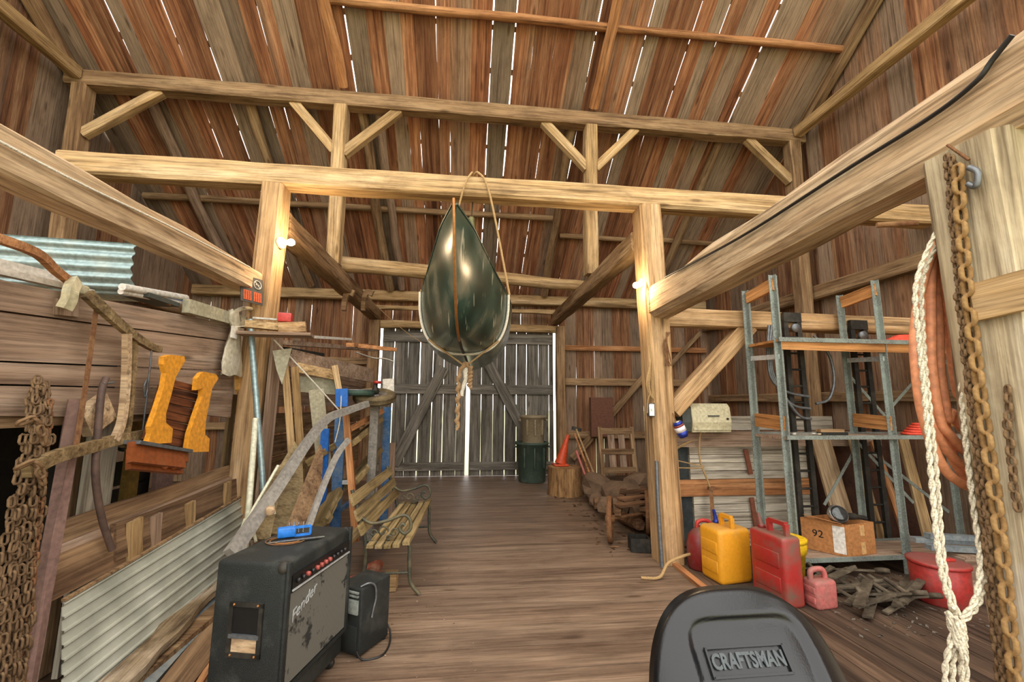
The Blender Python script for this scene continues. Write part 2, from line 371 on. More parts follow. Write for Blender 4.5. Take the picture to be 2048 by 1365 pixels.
for x, dx, z, lab in BR:
    brace((x+(.06 if dx > 0 else -.06), YQ, z), (x+dx, YQ, 5.68), 'short knee brace between purlin and purlin post '+lab)
# collars and end rafters along the gables
for sx, lab in ((-1, 'mow'), (1, 'rack')):
    timber('collar_beam', (sx*(GX-.16), 2.0, 5.78), (sx*(GX-.16), YQ-.12, 5.78), .14, .16, 'w_beam', 'level collar beam along the gable wall over the %s' % lab, 'beam')
    timber('end_rafter', (sx*(GX+.0), YQ, roof_z(YQ)-.1), (sx*(GX+.0), 3.9, roof_z(3.9)-.1), .14, .16, 'w_beamdk', 'upper end rafter against the gable wall over the %s' % lab, 'rafter')
def rafter(x0, x1, ya, yb, r0, r1, lab, mat='w_orange', name='rafter'):
    a = Vector((x0, ya, roof_z(ya)-.06-r0)); b = Vector((x1, yb, roof_z(yb)-.06-r1))
    return pole(name, a, b, r0, r1, mat, lab, 'rafter', amp=.02)
rafter(-1.78, -1.95, YQ-.1, 3.9, .075, .075, 'round pole rafter rising from the purlin above the bare bulb')
rafter(1.86, 1.9, YQ-.1, 3.9, .075, .075, 'knotty pole rafter rising from the purlin above the woodpile beam')
rafter(-4.55, -4.5, YB-.16, YQ+.14, .09, .08, 'grey pole rafter under the lower roof over the mow', 'w_mow')
rafter(-1.55, -1.6, YB-.16, YQ+.14, .09, .08, 'brown pole rafter running down to the eave by the canoe bow', 'w_beamdk')
rafter(-1.3, -1.35, YB-.16, YQ+.14, .07, .07, 'grey pole rafter beside the brown one by the canoe bow', 'w_mow')
rafter(1.65, 1.6, YB-.16, YQ+.14, .08, .07, 'pole rafter under the lower roof over the woodpile', 'w_beamdk')
rafter(-3.1, -3.15, YB-.16, YQ+.14, .07, .07, 'thin pole rafter under the lower roof between mow and lamp post', 'w_beamdk')
rafter(4.1, 4.05, YB-.16, YQ+.14, .08, .07, 'pole rafter under the lower roof over the metal rack', 'w_beamdk')
pole('roof_pole', (-1.9, 4.95, roof_z(4.95)-.06), (GX, 4.9, roof_z(4.9)-.06), .055, .05, 'w_orange', 'thin pole nailed across the upper roof boards')
pole('roof_pole', (-GX, 7.3, roof_z(7.3)-.07), (1.6, 7.3, roof_z(7.3)-.07), .06, .055, 'w_beamdk', 'dark pole across the lower roof boards behind the canoe tip')
pole('roof_pole', (1.75, 7.6, roof_z(7.6)-.07), (GX, 7.6, roof_z(7.6)-.07), .05, .05, 'w_beamdk', 'dark pole across the lower roof boards over the rack')
pole('loft_log', (-1.9, 6.3, 3.5), (2.05, 6.9, 3.47), .12, .09, 'w_beam', 'round log lying across the two beams behind the canoe', 'log')
# right-hand bay frame
timber('bay_girt', (2.02, YP+.02, 2.38), (GX, YP+.02, 2.36), .14, .19, 'w_post', 'squared girt from the blue-can post across behind the metal rack', 'beam')
brace((2.1, YP+.02, 1.42), (3.0, YP+.02, 2.32), 'thick diagonal brace from post to girt beside the beige heater', .13, .17, 'w_post', 'girt_brace')
brace((4.2, YB-.06, 2.05), (5.2, YB-.06, 3.05), 'thin diagonal wall brace behind the thick one beside the heater', .07, .09, 'w_beamdk', 'girt_brace')
timber('wall_brace', (2.25, YB-.08, .35), (3.9, YB-.08, 2.1), .1, .13, 'w_beamdk', 'long diagonal wall brace behind the woodpile', 'brace')
# ================================================================== lamps on the posts
plain('bulb', 'fff2d8', .3, emit=('ffd9a0', 30.0)); plain('porcelain', 'e9e2d2', .3)
def lamp(c, d, label, watts):
    c, d = Vector(c), Vector(d).normalized()
    t = thing('bare_bulb_lamp', c, label, 'lamp', 'bare bulbs on the lamp posts')
    MB().lathe([(.0, 0), (.055, 0), (.06, .012), (.05, .03), (.03, .04), (.028, .055), (0, .055)], c, d, 20).to('socket', 'porcelain', t)
    MB().lathe([(.012, .05), (.014, .06), (.022, .078), (.031, .1), (.033, .117), (.027, .138), (.012, .149), (0, .15)], c, d, 20).to('bulb', 'bulb', t)
    l = bpy.data.lights.new('bulb_light', 'POINT'); l.energy = watts; l.color = (1.0, .74, .44); l.shadow_soft_size = .05
    lo = bpy.data.objects.new('bulb_light', l); COL.objects.link(lo); lo.location = c+d*.22
lamp((-1.765, YP-.05, 2.98), (.9, -.25, .0), 'glowing bare bulb in a white socket on the red-box post', 26)
lamp((1.835, YP-.03, 2.73), (-.8, -.35, -.3), 'glowing bare bulb on the blue-can post', 22)
# ================================================================== canoe
def canoe_mat():
    m, nt, b = _nt('canoe_green'); L = nt.links; tc = N(nt, 'ShaderNodeTexCoord')
    n = N(nt, 'ShaderNodeTexNoise', i_Scale=3.0, i_Detail=6.0); L.new(tc.outputs['Object'], n.inputs[0])
    base = ramp(nt, [(.32, rgb('0d2922')), (.52, rgb('2a453b')), (.68, rgb('6b6c5c'))], n.outputs[0]).outputs[0]
    mp = N(nt, 'ShaderNodeMapping'); mp.inputs['Scale'].default_value = (45, 3, 4); L.new(tc.outputs['Object'], mp.inputs[0])
    s = N(nt, 'ShaderNodeTexNoise', i_Scale=1.0, i_Detail=2.0); L.new(mp.outputs[0], s.inputs[0])
    mr = N(nt, 'ShaderNodeMapRange', i_1=.63, i_2=.72); L.new(s.outputs[0], mr.inputs[0])
    base = mix(nt, base, rgb('a9a590'), mr.outputs[0])
    L.new(base, b.inputs['Base Color']); b.inputs['Roughness'].default_value = .27; b.inputs['Specular IOR Level'].default_value = .6
canoe_mat()
plain('brass', 'a8703a', .4, .5, dust='8a6a44'); plain('rope_white', 'd6cfbd', .9, bump=.6, bscale=120); plain('rope_tan', 'a98a5c', .9, bump=.6, bscale=120)
plain('rust', '7a553a', .9, .2, dust='94714e', dscale=14, bump=.5, bscale=60, spec=.2); plain('black_metal', '26241f', .6, .3, dust='4a453c')
CT, CE = 2.62, 7.55
def canoe_x(y): return -.085 + .05*(y-CT)
def lerp_tab(tab, t):
    for (a, va), (b, vb) in zip(tab, tab[1:]):
        if t <= b: return va+(vb-va)*((t-a)/(b-a) if b > a else 0)
    return tab[-1][1]
HW = [(0, .012), (.12, .12), (.3, .235), (.5, .36), (.68, .46), (.85, .5), (1, .51)]
SH = [(0, 2.76), (.08, 2.735), (.2, 2.68), (.4, 2.6), (.7, 2.53), (1, 2.51)]
KE = [(0, 2.66), (.03, 2.5), (.08, 2.3), (.16, 2.1), (.28, 2.0), (.45, 1.97), (1, 1.96)]
def canoe_rows(inner=0.0):
    rows = []
    for i in range(49):
        s = i/48; y = CT+(CE-CT)*s; t = 1-abs(2*s-1)
        t = 1-(1-t)**1.0
        w = lerp_tab(HW, t)-inner; zs, zk = lerp_tab(SH, t), lerp_tab(KE, t)+inner*1.5
        w = max(w, .003); zk = min(zk, zs-.01); p = 1.35+1.4*min(1, t/.6); r = []
        for j in range(25):
            a = math.pi*j/24; cx, sz = math.cos(a), math.sin(a)
            r.append(Vector((canoe_x(y)-w*math.copysign(abs(cx)**(2/p), cx), y, zs-(zs-zk)*abs(sz)**(2/p))))
        rows.append(r)
    return rows
cn = thing('canoe', (canoe_x(5.1), 5.1, 1.96), 'dark green canoe hanging bow-first from the cross beam', 'canoe')
ro, ri = canoe_rows(), canoe_rows(.012)
hb = MB(); hb.grid(ro); hb.grid(ri)
hb.to('hull', 'canoe_green', cn)
for k in (0, 24):
    MB().tube([r[k]+Vector((0, 0, .006)) for r in ro], .009, 8).to('gunwale', 'canoe_green', cn)
MB().tube([ro[0][6]+Vector((0, -.004, .1))]+[Vector((canoe_x(r[12].y), r[12].y-.004, r[12].z-.003)) for r in ro[:9]], .010, 8).to('stem_band', 'brass', cn)
MB().tube([Vector((canoe_x(r[12].y), r[12].y, r[12].z-.003)) for r in ro[8:44]], .012, 6).to('keel', 'black_metal', cn)
for yy in (4.0, 5.1, 6.2):
    wv = lerp_tab(HW, 1-abs(2*(yy-CT)/(CE-CT)-1)); MB().box((canoe_x(yy), yy, 2.5), (2*wv-.02, .07, .022)).to('thwart', 'w_orange', cn)
# sling and ropes that carry it
YS = 4.12
def hull_at(y, out=.008):
    i = (y-CT)/(CE-CT)*48; k = int(i); f = i-k
    return [ro[k][j].lerp(ro[k+1][j], f)+(ro[k][j]-Vector((canoe_x(y), y, 2.4))).normalized()*out for j in range(25)]
sl = thing('canoe_sling', (0, YS, 1.9), 'pale cloth-covered rope sling looped under the canoe', 'rope')
hs = hull_at(YS, .014)
tri = [hs[j] for j in range(1, 8)]; c0 = Vector((canoe_x(YS)+.01, YS, 1.93))
MB().tube(spline(hs[0:13], 3), .014, 8).to('strap', 'rope_white', sl); MB().tube(spline(hs[12:25], 3), .014, 8).to('strap', 'rope_white', sl)
for sx in (-1, 1):
    MB().tube([hs[12+sx*6]+Vector((0, -.02, 0)), Vector((canoe_x(YS)+.02, YS-.05, 1.83))], .009, 7).to('strap_end', 'rope_tan', sl)
MB().ball((canoe_x(YS)+.02, YS-.05, 1.82), .03).to('knot', 'rope_white', sl)
MB().tube(spline([(canoe_x(YS)+.02, YS-.05, 1.82), (canoe_x(YS)+.03, YS-.06, 1.72), (canoe_x(YS)+.0, YS-.06, 1.62), (canoe_x(YS)-.01, YS-.06, 1.55)]), [.03]*9+[.022]*8+[.02]*8, 8).to('rag', 'rope_white', sl)
hr = thing('hanging_rope_end', (0, YS, 1.2), 'frayed brown rope end dangling below the canoe sling', 'rope')
for dx, z1 in ((-.05, 1.24), (.06, 1.62)):
    pts = [Vector((canoe_x(YS)+.01+dx*min(1, k/4), YS-.08, 1.86-(1.86-z1)*k/22)) for k in range(23)]
    MB().tube([p+Vector((.012*math.sin(k*1.9), .012*math.cos(k*1.9), 0)) for k, p in enumerate(pts)], [.018+.006*math.sin(k*1.7) for k in range(23)], 8).to('strand', plain('rope_brown', '9c7d58', .95, bump=.6, bscale=120), hr)
def ropeline(name, pts, r, mat, label, cat='rope', k=6, parent=None):
    o = MB().tube(spline(pts, k) if len(pts) > 2 else pts, r, 8).to(name, mat, parent)
    return tag(o, label, cat) if parent is None else o
ropeline('hoist_rope', [hs[24]+Vector((.01, 0, 0)), (.22, YP-.12, 3.55), (.1, YP-.115, 3.79), (.05, YP+.0, 3.79), (.05, YP+.12, 3.78), (.05, YP+.14, 3.5)], .011, 'rope_tan', 'taut tan rope from the canoe sling up over the cross beam')
ropeline('hoist_rope', [hs[0]+Vector((-.0, .03, .02)), (-.25, YS+.15, 2.75), (-.06, YP-.12, 3.55), (.03, YP-.12, 3.78), (.03, YP, 3.79)], .01, 'rope_tan', 'tan rope from the sling rising behind the canoe tip')
pu = thing('pulley_block', (.05, YP+.2, 3.15), 'small green pulley block on a wire behind the canoe tip', 'pulley')
MB().tube([(.05, YP+.05, 3.56), (.04, YP+.05, 3.38)], .006, 6).to('wire', 'black_metal', pu)
MB().lathe([(0, -.15), (.025, -.15), (.035, -.1), (.042, 0), (.03, .08), (.035, .1), (.02, .12), (0, .12)], (.04, YP+.05, 3.27), (0, 0, 1), 14).to('block', 'green_brass' if 'green_brass' in MATS else plain('green_brass', '6a6a45', .6, .3, dust='8a8058'), pu)
# ================================================================== garden bench
plain('iron', '4b4c42', .65, .5, dust='7d7458', dfac=.55)
wood('w_bench', ['6b5a3c', '8c7850', 'a18c62', 'b5a078'], scale=(.6, 8, 8), vary=.1)
bn = thing('garden_bench', (-.5, 4.2, 0), 'slatted garden bench with scrolled iron ends beside the amplifier', 'bench')
b0, b1 = 3.62, 4.93          # near and far ends along the aisle
def bxy(y): return -.06*(b1-y)/(b1-b0)
seat = [(-.655, .40), (-.59, .395), (-.525, .395), (-.46, .4), (-.385, .415)]
for x, z in seat:
    board('seat_slat', (x+.03+bxy(b0), b0-.1, z), (x+.03, b1+.03, z), .052, .024, 'w_bench', bn, seg=2, jit=.002)
for x, z in ((-.70, .52), (-.735, .625), (-.775, .74)):
    board('back_slat', (x+bxy(b0), b0-.1, z), (x, b1+.03, z), .085, .022, 'w_bench', bn, up=(.93, 0, .36), seg=2, jit=.002)
for y in (b0, b1-.08):
    q = bxy(y); e = bn
    end = MB()
    end.tube(spline([(-.80+q, y, .80), (-.735+q, y, .6), (-.68+q, y, .42), (-.67+q, y, .25), (-.70+q, y, .1), (-.77+q, y, 0.008)]), .016, 8)
    end.tube(spline([(-.68+q, y, .385), (-.5+q, y, .375), (-.35+q, y, .385), (-.335+q, y, .25), (-.32+q, y, .1), (-.25+q, y, 0.008)]), .016, 8)
    end.tube([(-.665+q, y, .17), (-.335+q, y, .17)], .011, 8)
    ie = end.to('end_frame', 'iron', e)
    MB().tube(spline([(-.73+q, y, .6), (-.64+q, y, .545), (-.52+q, y, .56), (-.4+q, y, .6), (-.345+q, y, .57), (-.335+q, y, .5), (-.38+q, y, .46), (-.42+q, y, .5), (-.4+q, y, .535), (-.38+q, y, .52)]), .013, 8).to('arm_rest', 'iron', e)
    for cx, cz, r in ((-.55, .48, .045), (-.46, .47, .035), (-.62, .47, .03), (-.5, .43, .025)):
        MB().tube([(cx+q+r*math.cos(a)*(1-a/9), y, cz+r*math.sin(a)*(1-a/9)) for a in [k*.42 for k in range(17)]], .007, 6).to('scroll', 'iron', e)
    MB().tube([(-.7+q, y, .42), (-.58+q, y, .4), (-.38+q, y, .4)], .008, 6).to('scroll_rail', 'iron', e)
blk = board('wood_block', (-.6, 3.75, .27), (-.5, 3.75, .27), .12, .12, 'w_beam', None, seg=1, label='short timber block lying on bricks under the garden bench', cat='block')
blk.location.z = .065
# ================================================================== big amplifier
plain('tolex', '222523', .6, dust='464843', dfac=.42, dscale=5, spec=.35, bump=.5, bscale=260, topdust=.0)
plain('dustwood', '7a5a38', .9); plain('chrome', 'c9cbc8', .25, .9); plain('grey_metal', '6f7274', .5, .6)
def grille_mat():
    m, nt, b = _nt('grille'); L = nt.links; tc = N(nt, 'ShaderNodeTexCoord')
    w = N(nt, 'ShaderNodeTexWave', i_Scale=55.0, bands_direction='Z'); L.new(tc.outputs['Object'], w.inputs[0])
    w2 = N(nt, 'ShaderNodeTexWave', i_Scale=55.0, bands_direction='Y'); L.new(tc.outputs['Object'], w2.inputs[0])
    base = mix(nt, ramp(nt, [(.2, rgb('4a4942')), (.8, rgb('77756a'))], w.outputs[0]).outputs[0], ramp(nt, [(.2, rgb('454540')), (.8, rgb('7c796e'))], w2.outputs[0]).outputs[0], .5)
    n = N(nt, 'ShaderNodeTexNoise', i_Scale=7.0, i_Detail=6.0, i_Roughness=.7); L.new(tc.outputs['Object'], n.inputs[0])
    mr = N(nt, 'ShaderNodeMapRange', i_1=.57, i_2=.62); L.new(n.outputs[0], mr.inputs[0])
    L.new(mix(nt, base, rgb('232321'), mr.outputs[0]), b.inputs['Base Color']); b.inputs['Roughness'].default_value = .9
grille_mat(); plain('knob_red', '9c4a40', .5); plain('knob_black', '1d1c1b', .4); plain('panel_black', '161616', .4); plain('silver', 'c6cac9', .35, .3)
A0 = Vector((-.80, 2.21, 0)); AU = Vector((.14, .575, 0)).normalized(); AN = Vector((AU.y, -AU.x, 0)); AZ = Vector((0, 0, 1))
AM = Matrix((AU, -AN, AZ)).transposed()       # local x along face, y into the cabinet, z up
def ap(x, y, z): return A0 + AU*x - AN*y + AZ*z
am = thing('guitar_amplifier', ap(.3, .18, 0), 'large black guitar amplifier with torn grey grille cloth', 'amplifier')
AW, AD, AB, AT = .60, .36, .06, .745
cab = MB(); cab.box(ap(AW/2, AD/2+.0, (AB+.09+AT)/2), (AW, AD, AT-AB-.09), AM, .02)
cab = cab.to('cabinet', 'tolex', am)
MB().box(ap(AW/2, AD/2, AB+.05), (AW-.03, AD-.02, .1), AM, .008).to('base', 'tolex', am)
MB().box(ap(AW/2, -.004, AT-.095), (AW-.07, .02, .06), AM).to('control_panel', 'panel_black', am)
MB().box(ap(AW/2, -.016, AT-.13), (AW-.07, .006, .008), AM).to('panel_trim', 'silver', am)
for k in range(12):
    x = .07+k*.039; red = 2 <= k <= 7 and k != 3
    MB().lathe([(.0, 0), (.012, 0), (.011, .014), (.008, .018), (0, .018)], ap(x, -.014, AT-.095), AN, 12).to('knob', 'knob_red' if red else 'knob_black', am)
MB().box(ap(AW/2, -.003, (AB+.15+AT-.15)/2), (AW-.07, .012, AT-AB-.29), AM).to('grille', 'grille', am)
for x in (.014, AW-.014): MB().box(ap(x, -.006, (AB+.13+AT)/2), (.03, .016, AT-AB-.12), AM, .006).to('edge_trim', 'tolex', am)
MB().box(ap(AW/2, -.004, AB+.125), (AW-.03, .014, .016), AM).to('edge_trim', 'tolex', am)
for x in (.03, AW-.03):
    for z in (AT-.02,):
        MB().ball(ap(x-.012 if x < .3 else x+.012, .022, z-.004), .03, 12).to('corner_cap', 'black_metal', am)
for x in (.07, AW-.07):
    for y in (.05, AD-.05):
        MB().lathe([(0, -.012), (.028, -.012), (.03, 0), (.028, .012), (0, .012)], ap(x, y, .03), AU, 16).to('caster', 'black_metal', am)
# handle plate on the end, its recess painted as a flat dark panel
def ae(y, z, o): return A0 - AU*o - AN*y + AZ*z
EM = Matrix((-AN, AZ, -AU)).transposed()
hp = MB()
for yy, zz, dy, dz in ((.18, .56, .17, .02), (.18, .345, .17, .02), (.105, .45, .02, .235), (.255, .45, .02, .235)):
    hp.box(ae(yy, zz, .004), (dy, dz, .012), EM)
hd = hp.to('handle_plate', 'black_metal', am)
MB().box(ae(.18, .49, .001), (.13, .12, .004), EM).to('recess_shade', 'panel_black', hd)  # flat black panel painting the shade inside the handle hole
MB().box(ae(.18, .385, .001), (.13, .06, .004), EM).to('bare_wood', 'w_pale', hd)
MB().box(ae(.18, .425, .008), (.15, .016, .014), EM).to('handle_bar', 'grey_metal', hd)
for dx, dz in ((.12, .56), (.24, .56), (.12, .345), (.24, .345)):
    MB().ball(ae(dx, dz, .011), .006, 8).to('screw', 'brass', hd)
def text_mesh(body, size, shear=0, ext=.004, bold=0.0):
    c = bpy.data.curves.new('t', 'FONT'); c.body = body; c.size = size; c.shear = shear; c.extrude = ext; c.offset = bold; c.align_x = 'CENTER'; c.align_y = 'CENTER'; c.resolution_u = 3
    o = bpy.data.objects.new('t', c); COL.objects.link(o); dg = bpy.context.evaluated_depsgraph_get()
    me = bpy.data.meshes.new_from_object(o.evaluated_get(dg)); bpy.data.objects.remove(o); bpy.data.curves.remove(c); return me
LM = Matrix((AU*.97+AZ*.32, -AU*.32+AZ*.95, AN)).transposed().to_4x4(); LM.translation = ap(.135, -.014, AT-.225)
lg = put('logo', text_mesh('Fender', .072, .5, .002, -.0008), 'silver', am, LM); lg['label'] = 'silver script lettering'
# blue clamp tool on top
plain('blue_paint', '1c6fc4', .45, dust='5a6a78', dfac=.25); plain('red_paint', 'b0322a', .5)
ct = thing('blue_gauge', ap(.33, .2, AT), 'bright blue box tool lying on the amplifier', 'tool')
TM = Matrix.Rotation(.35, 3, 'Z'); tp = ap(.33, .2, AT)
MB().box(tp+Vector((-.03, 0, .04)), (.09, .05, .05), TM, .006).to('body', 'blue_paint', ct)
hb2 = MB()
for a, b in (((.01, 0, .062), (.085, .03, .062)), ((.085, .03, .062), (.085, .03, .02)), ((.01, .0, .02), (.085, .03, .02))): hb2.bar(tp+Vector(a), tp+Vector(b), .012, .012)
hb2.to('handle', 'blue_paint', ct)
for k in range(4): MB().tube([tp+Vector((-.03+.025*k, .03, .03)), tp+Vector((-.03+.025*k, .03, .085))], .004, 6).to('pin', 'chrome', ct)
bk = thing('sheet_metal_folder', tp, 'thin dark metal plate lying under the blue tool', 'plate')
MB().box(tp+Vector((.03, .01, .008)), (.2, .13, .006), TM).to('plate', 'black_metal', bk); MB().bar(tp+Vector((-.09, -.09, .012)), tp+Vector((.17, 0, .012)), .006, .005).to('bright_edge', 'chrome', bk)
for k in range(2): ropeline('coiled_wire', [tp+Vector(((.1-.02*k)*math.cos(a)-.02, (.075-.02*k)*math.sin(a)-.03, .006)) for a in [j*.45 for j in range(15)]], .003, 'brass' if k else 'rust', 'thin wire coil lying on the amplifier by the blue tool' if not k else 'brass wire coil inside the other on the amplifier', 'wire', 2)
# ================================================================== small amplifier beyond it
plain('amp_face', '8d928a', .5, dust='4a4c48')
S0 = Vector((-.575, 2.80, 0)); SU = Vector((.5, .86, 0)).normalized(); SN = Vector((SU.y, -SU.x, 0))
SM = Matrix((SU, -SN, AZ)).transposed()
def sp(x, y, z): return S0 + SU*x - SN*y + AZ*z
sa = thing('practice_amplifier', sp(.15, .1, 0), 'small black practice amplifier tucked behind the large one', 'amplifier')
MB().box(sp(.13, .1, .2), (.26, .2, .37), SM, .012).to('cabinet', 'tolex', sa)
SE = Matrix((SN, AZ, -SU)).transposed()
for z, h, mt in ((.36, .012, 'amp_face'), (.34, .012, 'amp_face'), (.28, .08, 'amp_face'), (.11, .13, 'tolex')):
    MB().box(S0 - SU*.004 - SN*.1 + AZ*z, (.16, h, .014), SE, .002).to('control_panel' if h < .1 else 'speaker_grille', mt, sa)
for x, y in ((.02, .02), (.24, .02), (.02, .18), (.24, .18)): MB().lathe([(0, 0), (.012, 0), (.012, .018), (0, .018)], sp(x, y, 0), (0, 0, 1), 10).to('foot', 'knob_black', sa)
ropeline('jack_cable', [sp(.02, .03, .388), sp(.06, .0, .4), sp(.1, -.012, .37), sp(.11, -.014, .3), sp(.09, -.014, .24), sp(.08, -.014, .2)], .006, 'grey_metal', 'grey jack cable hanging down the side of the small amplifier', 'cable')
ropeline('power_cord', [sp(-.02, .0, .06), sp(-.0, -.03, .01), sp(.08, -.1, .008), sp(.2, -.06, .008), sp(.27, -.0, .05), sp(.265, .05, .1)], .006, 'knob_black', 'black power cord looping on the floor by the small amplifier', 'cable')
# ================================================================== shared small builders
LINKS = {}
def link_mesh(L, w, r):
    k = (round(L, 4), round(w, 4), round(r, 4))
    if k not in LINKS:
        pts = []; h = L/2-w/2
        for s, c in ((1, h), (-1, -h)):
            for a in (-80, -27, 27, 80): pts.append((c+s*math.cos(math.radians(a))*(w/2-r), s*math.sin(math.radians(a))*(w/2-r), 0))
        LINKS[k] = MB().tube(pts, r, 6, closed=True).mesh('link')
    return LINKS[k]
def chain(name, pts, L, w, r, mat, label, parent=None, cat='chain', jig=.0, group=None):
    pts = [Vector(p) for p in pts]
    t = parent or thing(name, pts[-1], label, cat, group); me = link_mesh(L, w, r); step = L-2.2*r
    path = spline(pts, 10); d = 0; i = 0; seg = []
    acc = [0]
    for a, b in zip(path, path[1:]): acc.append(acc[-1]+(b-a).length)
    n = int(acc[-1]/step); k = 0
    for j in range(n):
        s0, s1 = j*step, (j+1)*step
        def on(s):
            for q in range(len(path)-1):
                if acc[q+1] >= s: return path[q].lerp(path[q+1], (s-acc[q])/max(1e-9, acc[q+1]-acc[q]))
            return path[-1]
        A, B = on(s0), on(s1); c = (A+B)/2 + Vector((random.uniform(-jig, jig), random.uniform(-jig, jig), random.uniform(-jig, jig)))
        f = fr(A, B, (1, .3, .2)); f.translation = c
        f = f @ Matrix.Rotation(math.pi/2*(j % 2)+.5+random.uniform(-.3, .3)*(1 if jig else .3), 4, 'X') @ Matrix.Rotation(random.uniform(-1, 1)*jig*14, 4, 'Z')
        if j == 0: first = put('link', me, mat, t, f)
        else: copy_to(first, t, f)
    return t
def twisted(pts, r, mat, name, parent, turns=28, k=10):
    path = spline(pts, k); m = MB(); n = len(path); L = sum((b-a).length for a, b in zip(path, path[1:]))
    for ph in (0, math.pi):
        q = []; u = None; dense = []
        for a, b in zip(path, path[1:]):
            for j in range(4): dense.append(a.lerp(b, j/4))
        dense.append(path[-1]); s = 0
        for i, p in enumerate(dense):
            t = (dense[min(i+1, len(dense)-1)]-dense[max(i-1, 0)]).normalized()
            u = t.orthogonal().normalized() if u is None else (u-t*u.dot(t)).normalized()
            w = t.cross(u); a = s/(r*5.5)*math.pi+ph; q.append(p+(u*math.cos(a)+w*math.sin(a))*r*.5)
            if i < len(dense)-1: s += (dense[i+1]-p).length
        m.tube(q, r*.62, 6)
    return m.to(name, mat, parent)
# ================================================================== right bay floor and half wall
wood('w_darkfloor', ['33271e', '4b3b2f', '5d4a3b', '6e5846'], scale=(.5, 7, 7), vary=.12, rough=.75, bump=.2)
x = 2.02
while x < GX-.05:
    w = min(random.uniform(.2, .28), GX-x)
    board('floor_plank', (x+w/2, YF, -.022), (x+w/2, 4.6, -.022), w-.008, .05, 'w_darkfloor', floor, seg=6, jit=.005); x += w
board('floor_strip', (1.99, 4.05, .012), (1.93, 2.3, .012), .06, .03, 'w_orange', floor, seg=3)
YW = 4.42
wr = struct('wall_stall_right')
def strip(z0, z1, x0, x1, mat, y=YW, t=.04, name='wall_board'):
    board(name, (x0, y, (z0+z1)/2), (x1, y, (z0+z1)/2), z1-z0-.006, t, mat, wr, up=(0, 1, 0), seg=4, jit=.006)
strip(1.04, 1.2, 2.12, 4.6, 'w_mow', y=YW-.04, t=.12)
for i in range(4): strip(.70+.085*i, .785+.085*i, 2.4, 3.75, 'w_white')
strip(.53, .70, 2.12, 3.75, 'w_orange', y=YW-.02)
for i in range(6): strip(.02+.085*i, .105+.085*i, 2.42, 3.75, 'w_white')
MB().box((2.26, YW+.03, .55), (.32, .03, 1.05)).to('dark_sheet', plain('dark_sheet', '2f3434', .9, dust='484c48'), wr)  # plain dark grey sheet between lamp post and pale boards
strip(1.2, 1.36, 2.62, 4.2, 'w_white', y=YW+.1)
for x0, z0, dz in ((3.0, .75, .26), (3.03, .06, .45)):
    MB().bar((x0+.02, YW-.05, z0+dz), (x0+.06, YW-.05, z0), .045, .02, (0, 1, 0)).to('red_stake', plain('red_stake', '7a4630', .8) if 'red_stake' not in MATS else 'red_stake', wr)
# ================================================================== things on the blue-can post
can = thing('blue_spray_can', (2.05, 3.95, 1.23), 'crushed blue and white can nailed aslant to the lamp post', 'can')
cc = Vector((2.06, YP-.22, 1.25)); ca = Vector((-.42, .0, .9)).normalized()
plain('can_blue', '27388f', .35, .5); plain('can_white', 'd8d2d0', .4); plain('can_red', '8a3a35', .4)
for a, b, mt, nm in ((-.075, -.02, 'can_blue', 'can_body'), (-.02, .03, 'can_white', 'label_band'), (.03, .05, 'can_red', 'emblem_band'), (.05, .075, 'can_blue', 'can_top')):
    MB().lathe([(0, a), (.042 if a < -.05 else .05, a), (.05, b) if b < .06 else (.04, b), (0, b)], cc, ca, 18).to(nm, mt, can)
MB().lathe([(0, .075), (.03, .075), (.03, .082), (0, .082)], cc, ca, 14).to('rim', 'chrome', can)
MB().tube([cc+Vector((-.02, .03, .06)), (2.03, YP-.14, 1.4)], .004, 6).to('nail_wire', 'rust', can)
sb = thing('switch_box', (1.84, YP-.12, 1.42), 'grey metal switch box on the inner side of the lamp post', 'switch')
MB().box((1.83, YP-.09, 1.43), (.05, .08, .13), None, .006).to('box', 'grey_metal', sb); MB().box((1.82, YP-.135, 1.43), (.05, .006, .11)).to('cover', 'chrome', sb)
MB().box((1.82, YP-.142, 1.43), (.012, .014, .025)).to('toggle', 'porcelain', sb)
ropeline('lamp_wire', [(1.83, YP-.11, 2.72), (1.8, YP-.14, 2.55), (1.815, YP-.14, 2.2), (1.84, YP-.14, 1.8), (1.845, YP-.14, 1.5)], .009, 'rope_tan', 'tan lamp wire running down the lamp post to the switch box', 'wire')
rc = thing('twine_hank', (1.8, YP-.15, 1.6), 'loose hank of tan twine hanging beside the switch box', 'twine')
for k in range(5):
    MB().tube(spline([(1.83, YP-.15, 1.93), (1.8-.01*k, YP-.17, 1.8-.03*k), (1.79+.008*k, YP-.17, 1.62-.02*k), (1.82, YP-.16, 1.55+.02*k), (1.83, YP-.15, 1.75)]), .005, 6).to('strand', 'rope_tan', rc)
MB().tube(spline([(1.8, YP-.17, 1.6), (1.77, YP-.17, 1.52), (1.76, YP-.17, 1.4)]), .005, 6).to('tail', 'rope_tan', rc)
nc = thing('bent_wire_hook', (2.0, 4.0, 2.0), 'rusty bunch of bent wire hanging on the lamp post front', 'wire')
for k in range(3): MB().tube(spline([(2.0+.02*k, YP-.15, 2.2), (1.99-.02*k, YP-.16, 2.05), (2.0+.03*(k-1), YP-.16, 1.86), (2.0, YP-.15, 2.08)]), .005, 6).to('wire', 'rust', nc)
pipe_o = ropeline('floor_pipe', [(1.83, YP-.2, .02), (1.83, YP-.17, .55), (1.84, YP-.15, .95)], .018, 'grey_metal', 'thin grey pipe standing against the inner side of the lamp post', 'pipe')
ropeline('extension_cable', [(1.55, 3.75, .01), (1.7, 3.72, .02), (1.82, 3.8, .1), (2.0, 3.85, .14), (2.15, 3.95, .12)], .013, 'rope_tan', 'pale cable curling over the floor at the foot of the lamp post', 'cable')
